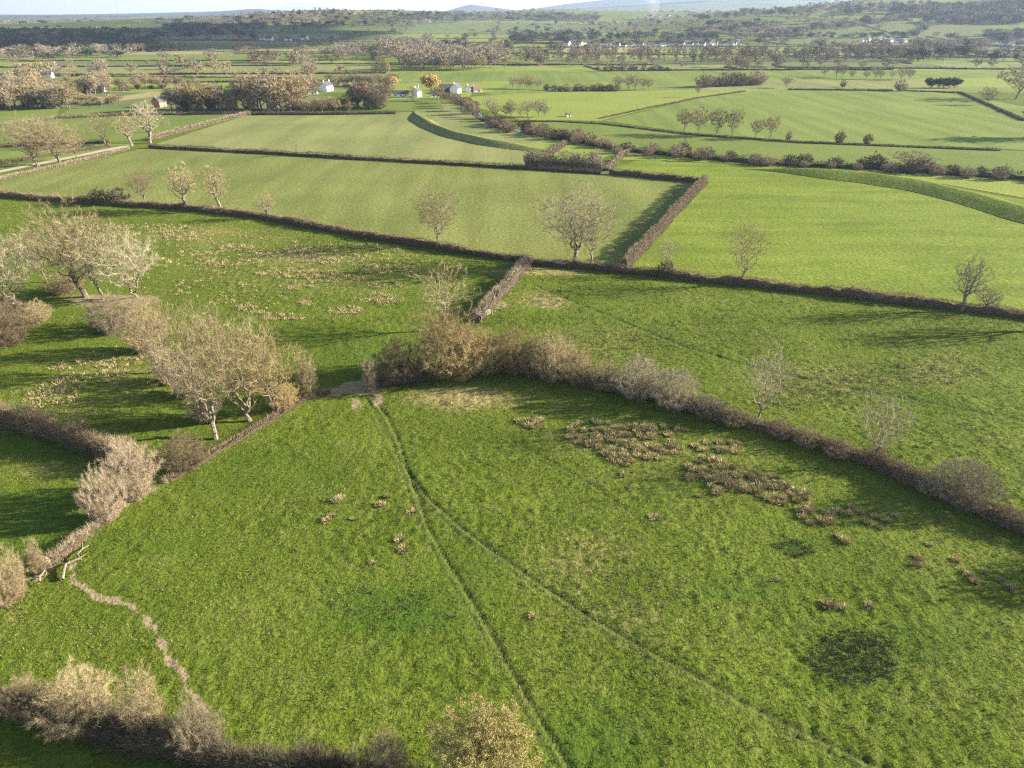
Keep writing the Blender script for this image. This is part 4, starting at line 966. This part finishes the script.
# far houses
def small_house(b, rz, sc, label, group, proto={}):
    if 'o' not in proto:
        o = house(0, 0, rz, 10, 7, 3.4, 3.0, WH, SLATE, label, 0, wins=0, group=group, b=b); o.scale = (sc,) * 3; proto['o'] = o; return
    r = proto['o'].copy(); COL.objects.link(r); r.location = b; r.rotation_euler = (0, 0, rz); r.scale = (sc,) * 3; r['label'] = label; r['group'] = group
    for ch in list(proto['o'].children):
        c_ = ch.copy(); COL.objects.link(c_); c_.parent = r
hp = np.random.default_rng(9)
xs = np.concatenate([np.linspace(568, 617, 22), np.linspace(620, 678, 25), np.linspace(681, 742, 19)])
for k, px in enumerate(xs):
    b = P(px + hp.normal() * 1.2, 45.0 + hp.normal() * .9); small_house(b, hp.normal() * .4, .85 + .3 * hp.random(), 'tiny white house in the far row beyond the long tree belt', 'houses of the far white row')
for px, py in [(863, 42), (868, 41), (875, 41.5), (880, 40.5), (884, 42), (890, 42), (897, 43), (904, 43)]:
    small_house(P(px, py), hp.normal() * .6, 1.1, 'small house in the hamlet at the foot of the right hill', 'houses of the hill foot hamlet')
for px, py in [(916, 46), (930, 46.5), (945, 46), (950, 45), (963, 46)]:
    small_house(P(px, py), hp.normal() * .6, 1.1, 'small white house right of the hill foot hamlet', 'white houses right of the hamlet')
for px, py in [(1004, 46), (1012, 46.5), (1020, 47), (1010, 38), (1016, 38.5), (1022, 37)]:
    small_house(P(px, py), hp.normal() * .6, 1.3, 'white house at the right edge below the hill', 'white houses at the right edge')
for px, py in [(10, 38), (112, 25), (120, 26), (128, 25), (160, 37), (262, 40), (270, 41), (288, 41), (305, 40), (592, 33), (650, 17), (660, 17), (668, 17), (425, 21), (430, 22)]:
    small_house(P(px, py), hp.normal() * .6, 1.4, 'lone white building scattered over the distant country', 'scattered distant buildings')

# ------------------------------------------------------------------ rushes, weeds and grass
def tuft_mesh(name, seed, n, r, l, w, m):
    rng = np.random.default_rng(seed); a = rng.random(n) * 2 * pi; q = np.sqrt(rng.random(n)) * r; mb = MB()
    b = np.stack([q * np.cos(a), q * np.sin(a), np.full(n, -.06)], 1)
    d = np.stack([np.cos(a) * q / r * .9, np.sin(a) * q / r * .75, np.full(n, .95)], 1) + rng.normal(size=(n, 3)) * .22
    twigs(mb, rng, b, d, l * (.55 + .7 * rng.random(n)), w * (.6 + .8 * rng.random(n))); return mb.build(name, [m])
TUFT = [tuft_mesh('rush_tussock', 40 + k, 190, .40, .62, .065, TW['straw']) for k in range(4)]
tr = np.random.default_rng(21)
def tussock(b, s, label, group):
    o = obj('rush_tussock', TUFT[int(tr.integers(4))], loc=b); o.rotation_euler = (0, 0, tr.random() * 6.28); o.scale = (s * (.8 + .6 * tr.random()), s * (.8 + .6 * tr.random()), s * (.7 + .4 * tr.random()))
    tag(o, label, 'grass tussock', group)
def gz(p): return np.array([p[0], p[1], float(samp(GZ[2], p[0], p[1]))])
def in_ell(px, py, rx, ry, n):
    a = tr.random(n) * 2 * pi; r = np.sqrt(tr.random(n)); return np.stack([px + rx * r * np.cos(a), py + ry * r * np.sin(a)], 1)
for lab, grp, es in [('tan rush tussock in the upper patch of the foreground field', 'tussocks of the upper rush patch', [(592, 434, 28, 12, 38), (618, 448, 24, 12, 36), (655, 452, 22, 8, 24), (655, 432, 36, 7, 20), (625, 462, 9, 6, 11), (530, 423, 15, 4, 9), (700, 446, 40, 5, 12)]),
                     ('tan rush tussock in the lower patch of the foreground field', 'tussocks of the lower rush patch', [(708, 470, 26, 11, 34), (722, 486, 20, 9, 20), (752, 482, 30, 10, 38), (780, 494, 28, 9, 32), (728, 452, 16, 4, 10), (820, 515, 30, 9, 12)])]:
    for e in es:
        kept = []
        for q in in_ell(*e[:4], e[4] * 2):
            g_ = P2(*q)
            if all(np.hypot(*(g_ - k_)) > .85 for k_ in kept) and len(kept) < e[4]: kept.append(g_)
            else: continue
            tussock(gz(P2(*q)), .75 + .4 * tr.random(), lab, grp)
for lab, grp, ps in [('straw tussock in the loose cluster left of the forking wheel tracks', 'tussocks left of the forking tracks', [(372, 563), (382, 506), (378, 507), (413, 513), (341, 500), (336, 502), (327, 521), (332, 517), (354, 520), (388, 498), (400, 540), (404, 550)]),
                     ('brown tussock in the loose cluster below the grey rounded shrub', 'tussocks below the grey rounded shrub', [(838, 536), (842, 539), (846, 542), (875, 517), (886, 520), (860, 512), (868, 523), (880, 528), (895, 516), (852, 508), (930, 545), (956, 560), (918, 559), (917, 566), (968, 575), (975, 582), (985, 572), (962, 570), (1000, 580), (1010, 588)]),
                     ('lone tussock standing by itself on the lower right of the field', 'lone tussocks of the lower right', [(826, 604), (829, 605), (843, 607), (870, 606), (655, 519), (776, 581), (532, 616), (623, 476), (700, 497), (690, 480)])]:
    for q in ps: tussock(gz(P2(*q)), .6 + .35 * tr.random(), lab, grp)
def tuft_cloud(name, label, cat, es, m, n_bl, r, l, w, lo=.7, hi=1.3, gap=0):
    mb = MB()
    pts = np.concatenate([in_ell(*e) for e in es]); b = np.array([gz(P2(*q)) for q in pts])
    if gap:
        keep = []
        for j in range(len(b)):
            if all(np.hypot(*(b[j] - b[i_])[:2]) > gap for i_ in keep): keep.append(j)
        b = b[keep]
    k = np.repeat(np.arange(len(b)), n_bl); s = (lo + (hi - lo) * tr.random(len(b)))[k]
    a = tr.random(len(k)) * 2 * pi; q = np.sqrt(tr.random(len(k))) * r * s
    p0 = b[k] + np.stack([q * np.cos(a), q * np.sin(a), np.full(len(k), -.06)], 1)
    d = np.stack([np.cos(a) * q / r * .8, np.sin(a) * q / r * .8, np.full(len(k), .75)], 1) + tr.normal(size=(len(k), 3)) * .3
    twigs(mb, tr, p0, d, l * s * (.55 + .7 * tr.random(len(k))), w * (.6 + .8 * tr.random(len(k))))
    setting(obj(name, mb.build(name, [m])), 'stuff', label, cat)
UL = [(150, 228, 42, 5, 60), (185, 236, 34, 5, 60), (238, 247, 20, 3, 40), (285, 253, 34, 5, 80), (320, 259, 26, 5, 70), (385, 270, 34, 5, 70), (300, 274, 44, 4, 90), (335, 279, 30, 4, 60), (386, 286, 18, 5, 30), (300, 288, 14, 3, 24), (378, 299, 26, 6, 55), (345, 311, 18, 4, 40), (302, 304, 10, 3, 12), (262, 312, 10, 4, 14), (345, 250, 64, 6, 90), (195, 253, 18, 4, 24), (215, 262, 50, 5, 40), (285, 318, 24, 4, 30), (245, 308, 12, 3, 24), (300, 262, 110, 22, 110), (200, 250, 80, 20, 70), (90, 372, 44, 12, 50), (60, 386, 24, 8, 30), (50, 398, 30, 10, 40), (120, 356, 30, 10, 26), (400, 258, 40, 6, 40), (250, 290, 80, 16, 60)]
tuft_cloud('rush_patches', 'rows of pale rush tussocks across the upper left meadow', 'rushes', UL, TW['rush'], 26, .36, .54, .065)
tuft_cloud('rough_tufts', 'greyish rough tufts scattered over the right meadow', 'rough grass', [(595, 337, 50, 8, 110), (640, 350, 60, 12, 90), (830, 385, 60, 12, 110), (800, 398, 50, 12, 110), (940, 370, 50, 16, 130), (880, 372, 60, 10, 80), (545, 300, 18, 6, 40), (700, 335, 90, 14, 110), (670, 296, 60, 8, 40), (950, 440, 60, 20, 60)], TW['drybl'], 16, .4, .36, .07)
tuft_cloud('dry_tufts', 'small pale dry tufts scattered over the foreground field', 'dry grass', [(600, 560, 110, 60, 330), (660, 640, 130, 60, 280), (700, 470, 170, 40, 220), (340, 480, 70, 40, 110), (570, 450, 90, 40, 170), (940, 690, 80, 50, 150), (470, 400, 80, 12, 160), (880, 540, 120, 40, 130), (260, 560, 120, 70, 120), (520, 660, 60, 60, 110), (120, 660, 80, 40, 60)], TW['rush'], 12, .2, .26, .045, lo=.5, hi=1.3)
tuft_cloud('weed_patch', 'dark round patch of dead weeds in the lower right field', 'weeds', [(856, 660, 36, 23, 900), (854, 656, 46, 30, 300), (796, 548, 20, 9, 50), (395, 608, 66, 24, 22)], TW['weed'], 40, .17, .34, .05, gap=.40)
def blades(name, label, n, ymin, ymax, l, w, nb, pd):
    rng = np.random.default_rng(int(ymin)); yq = ymin + (ymax - ymin) * rng.random(n * 2); xq = (rng.random(n * 2) * 2 - 1) * (yq * .72 + 24)
    pr = yq / ymax; keep = rng.random(n * 2) < .35 + .65 * pr; xq, yq = xq[keep][:n], yq[keep][:n]
    ok = (yq < np.interp(xq, [p[0] for p in fl], [p[1] for p in fl]) - 2) & (samp(MUD, xq, yq) < .35) & (samp(RUT, xq, yq) < .28) & (rng.random(len(xq)) < .45 + .7 * fbm(xq, yq, 2.2, 12, 2)); xq, yq = xq[ok], yq[ok]
    zq = samp(GZ[2], xq, yq); k = np.repeat(np.arange(len(xq)), nb)
    dm = (rng.random(len(xq)) < pd + .8 * samp(DRY, xq, yq) * (fbm(xq, yq, 2.0, 31, 2) > .40)).astype(int)[k]
    sc = (.55 + .9 * rng.random(len(xq)) ** 2)[k]; sp_ = .11 * w / .05
    p0 = np.stack([xq, yq, zq - .03], 1)[k] + rng.normal(size=(len(k), 3)) * [sp_, sp_, 0] * sc[:, None]
    d = rng.normal(size=(len(k), 3)) * .38 + [0, 0, .75]; L = l * sc * (.6 + .7 * rng.random(len(k))); W = w * (.6 + .8 * rng.random(len(k))); mb = MB()
    for m in (0, 1): twigs(mb, rng, p0[dm == m], d[dm == m], L[dm == m] * (1 + .25 * m), W[dm == m], m)
    setting(obj(name, mb.build(name, [TW['blade'], TW['drybl']])), 'stuff', label, 'grass')
blades('grass', 'coarse green grass of the foreground field', 120000, 26, 122, .18, .05, 6, .05)
blades('grass', 'coarse green grass of the rough meadows beyond the middle hedgerow', 42000, 118, 225, .27, .09, 6, .16)

# fallen branches, gates and posts
def branch(name, px0, py0, px1, py1, r, lab, cat, seed, bark='pale'):
    rng = np.random.default_rng(seed); A = P(px0, py0); B = P(px1, py1); n = 7; t = np.linspace(0, 1, n)[:, None]; p = A + (B - A) * t + rng.normal(size=(n, 3)) * .18 * [1, 1, .3] ; p[:, 2] = .25 + .25 * np.sin(t[:, 0] * pi) ; o0 = A.copy(); p -= o0
    rr = r * (1.1 - .75 * t[:, 0]); mb = MB(); tubes(mb, p[:-1], p[1:], rr[:-1], rr[1:], 7)
    o = obj(name, mb.build(name, [BARK[bark]]), loc=o0); tag(o, lab, cat)
    mb = MB(); i_ = rng.integers(2, n - 1, 7); d = rng.normal(size=(7, 3)) + [0, 0, .4]; d = unit(d) * (.5 + .7 * rng.random((7, 1))); tubes(mb, p[i_], p[i_] + d, np.full(7, r * .4), np.full(7, r * .12), 5)
    obj('side_branch', mb.build('side_branch', [BARK[bark]]), o)
branch('fallen_branch', 62, 578, 88, 547, .14, 'pale fallen branch lying at the foot of the laid hedge', 'branch', 3)
branch('fallen_branch', 40, 585, 47, 570, .12, 'short pale branch beside the tan shrubs at the left', 'branch', 4)
branch('fallen_log', 300, 394, 313, 388, .2, 'pale fallen log below the narrow bush of rods', 'log', 6)
def gate(px, py, rz, lab):
    b = P(px, py); o = empty('field_gate', b, lab, 'gate', None, rz); m_ = plain('gate_metal_%d' % px, (.55, .54, .5), .5, .1)
    for x_ in (-1.75, 1.75):
        m = MB(); m.box(x_ - .1, x_ + .1, -.1, .1, -.3, 1.45); m.box(x_ - .12, x_ + .12, -.12, .12, 1.452, 1.5); obj('post', m.build('post', [BARK['pale']]), o)
    m = MB()
    for z_ in (.3, .52, .74, .96, 1.2): m.box(-1.6, 1.6, -.03, .03, z_, z_ + .06)
    obj('rails', m.build('rails', [m_]), o)
    m = MB(); A = np.array([(-1.58, .05, .3)]); B = np.array([(0.0, .05, 1.2)]); tubes(m, A, B, np.array([.035]), np.array([.035]), 6); obj('brace', m.build('brace', [m_]), o)
gate(484, 317, .6, 'pale field gate between the golden shrubs and the short thick hedge')
gate(561, 267, -.2, 'pale field gate in the long hedge left of the largest round tree')

# ------------------------------------------------------------------ smoke on the distant hillside, haze
bs = P(652, 16)
mb = MB(); ss = np.random.default_rng(4)
A = np.array([bs + [0, 0, -4], bs + [4, 0, 45], bs + [-10, 0, 90]]); B = np.array([bs + [4, 0, 45], bs + [-10, 0, 90], bs + [-45, 0, 150]])
k = 10; rings = [(bs + [0, 0, -4], 12), (bs + [6, 0, 35], 22), (bs + [-8, 0, 75], 34), (bs + [-40, 0, 120], 46), (bs + [-80, 0, 150], 30)]
V = np.concatenate([np.stack([c_[0] + r * np.cos(np.arange(k) * 2 * pi / k) * (.8 + .4 * ss.random(k)), c_[1] + r * np.sin(np.arange(k) * 2 * pi / k), np.full(k, c_[2])], 1) for c_, r in rings] + [np.array([rings[0][0], rings[-1][0] + [0, 0, 12]])])
i_ = np.arange(k); j_ = (i_ + 1) % k
F4 = np.concatenate([np.stack([a * k + i_, a * k + j_, (a + 1) * k + j_, (a + 1) * k + i_], 1) for a in range(4)]); n5 = 5 * k
F3 = np.concatenate([np.stack([np.full(k, n5), j_, i_], 1), np.stack([np.full(k, n5 + 1), 4 * k + i_, 4 * k + j_], 1)])
def volmat(name, c, dens):
    m = bpy.data.materials.new(name); m.use_nodes = True; t = m.node_tree; t.nodes.remove(t.nodes['Principled BSDF'])
    v = t.nodes.new('ShaderNodeVolumePrincipled'); v.inputs['Color'].default_value = (*c, 1); v.inputs['Density'].default_value = dens; v.inputs['Anisotropy'].default_value = .2
    t.links.new(v.outputs[0], t.nodes['Material Output'].inputs['Volume']); return m
setting(obj('smoke', mesh('smoke', V, [F3, F4], [volmat('smoke_volume', (.85, .88, .95), .0045)])), 'stuff', 'thin pale column of smoke on the distant hillside', 'smoke')
mb = MB(); mb.box(-16000, 16000, -650, 17500, -2.5, 520)
setting(obj('haze', mb.build('haze', [volmat('haze_air', (.38, .49, .70), 1.0e-4)])), 'stuff', 'thin blue haze over the distant country', 'haze')

# clouds high outside the picture; they shade the wood on the left and the top of the right hill
CLOUD = plain('cloud_white', (.85, .85, .86), 1.0, .03, .01)
def cloud(x0, x1, y0, y1, seed):
    """covers the ground between x0..x1, y0..y1 with its shadow from 1000 m up"""
    zc = 1000.0; dx = zc / tan(EL) * cos(AZ); dyy = zc / tan(EL) * sin(AZ); rx, ry = (x1 - x0) / 2, (y1 - y0) / 2
    n1, n2 = 48, 14; th = np.linspace(0, 2 * pi, n1, endpoint=False); ph = np.linspace(-pi / 2 + .05, pi / 2 - .05, n2); T, Pp = np.meshgrid(th, ph)
    k = 1 + .30 * (fbm(np.cos(T) * 3 + 9, np.sin(T) * 3 + Pp * 1.2 + 9, .9, seed, 3) - .5) * 2
    V = np.stack([rx * np.sign(np.cos(T)) * np.abs(np.cos(T)) ** .6 * np.cos(Pp) ** .5 * k, ry * np.sign(np.sin(T)) * np.abs(np.sin(T)) ** .6 * np.cos(Pp) ** .5 * k, 110 * np.sin(Pp) * np.where(Pp > 0, k * 1.5, .35)], -1).reshape(-1, 3)
    i_ = np.arange(n1); j_ = (i_ + 1) % n1
    F = np.concatenate([np.stack([r * n1 + i_, r * n1 + j_, (r + 1) * n1 + j_, (r + 1) * n1 + i_], 1) for r in range(n2 - 1)])
    me = mesh('cloud', V, [F], [CLOUD], smooth=True)
    setting(obj('cloud', me, loc=((x0 + x1) / 2 + dx, (y0 + y1) / 2 + dyy, zc)), 'structure')
EL, AZ = radians(17.0), radians(8.0)                        # sun on the right, very slightly beyond
cloud(-3700, -390, 800, 3000, 3)
cloud(1500, 3100, 2150, 3300, 7)
# ------------------------------------------------------------------ light, sky, camera
sun = bpy.data.lights.new('sun', 'SUN'); sun.energy = 5.0; sun.angle = radians(.55); sun.color = (1.0, .90, .74)
so = bpy.data.objects.new('sun', sun); COL.objects.link(so); so.rotation_euler = (0, pi / 2 - EL, AZ); so.location = (200, 0, 120)
w = bpy.data.worlds.new('World'); SC.world = w; w.use_nodes = True; t = w.node_tree; bg = t.nodes['Background']
sky = t.nodes.new('ShaderNodeTexSky'); sky.sky_type = 'NISHITA'; sky.sun_disc = False; sky.sun_elevation = EL; sky.sun_rotation = pi / 2 - AZ; sky.dust_density = 1.0; sky.ozone_density = 1.2
tc = t.nodes.new('ShaderNodeTexCoord'); mp = t.nodes.new('ShaderNodeMapping'); mp.inputs['Scale'].default_value = (2.2, 2.2, 40); t.links.new(tc.outputs['Generated'], mp.inputs[0])
nz = t.nodes.new('ShaderNodeTexNoise'); nz.inputs['Scale'].default_value = 2.0; nz.inputs['Detail'].default_value = 6; t.links.new(mp.outputs[0], nz.inputs['Vector'])
mr = t.nodes.new('ShaderNodeMapRange'); t.links.new(nz.outputs[0], mr.inputs[0]); mr.inputs[1].default_value = .18; mr.inputs[2].default_value = .42
mx = t.nodes.new('ShaderNodeMix'); mx.data_type = 'RGBA'; sx = t.nodes.new('ShaderNodeSeparateXYZ'); t.links.new(tc.outputs['Generated'], sx.inputs[0])
mz = t.nodes.new('ShaderNodeMapRange'); t.links.new(sx.outputs[2], mz.inputs[0]); mz.inputs[1].default_value = .02; mz.inputs[2].default_value = .16; mz.inputs[3].default_value = 1; mz.inputs[4].default_value = .0
mm_ = t.nodes.new('ShaderNodeMath'); mm_.operation = 'MULTIPLY'; t.links.new(mr.outputs[0], mm_.inputs[0]); t.links.new(mz.outputs[0], mm_.inputs[1])
t.links.new(mm_.outputs[0], mx.inputs[0]); t.links.new(sky.outputs[0], mx.inputs[6]); mx.inputs[7].default_value = (16, 15.8, 15.4, 1)
t.links.new(mx.outputs[2], bg.inputs[0]); bg.inputs[1].default_value = .05
cam = bpy.data.cameras.new('camera'); co = bpy.data.objects.new('camera', cam); COL.objects.link(co)
cam.sensor_width = 36; cam.lens = 36 * FOC / 1024; cam.clip_start = .5; cam.clip_end = 60000
co.location = (0, 0, CAM_H); co.rotation_euler = (pi / 2 - PITCH, 0, 0); SC.camera = co
vs = SC.view_settings; vs.view_transform = 'Standard'; vs.look = 'None'; vs.exposure = 2.2; vs.gamma = 1; vs.use_curve_mapping = False
cy = SC.cycles; cy.max_bounces = 4; cy.diffuse_bounces = 2; cy.glossy_bounces = 1; cy.transmission_bounces = 1; cy.volume_bounces = 0; cy.transparent_max_bounces = 8
cy.use_denoising = False; cy.use_adaptive_sampling = False; cy.filter_width = 1.25
cy.sample_clamp_direct = .7; cy.sample_clamp_indirect = .4
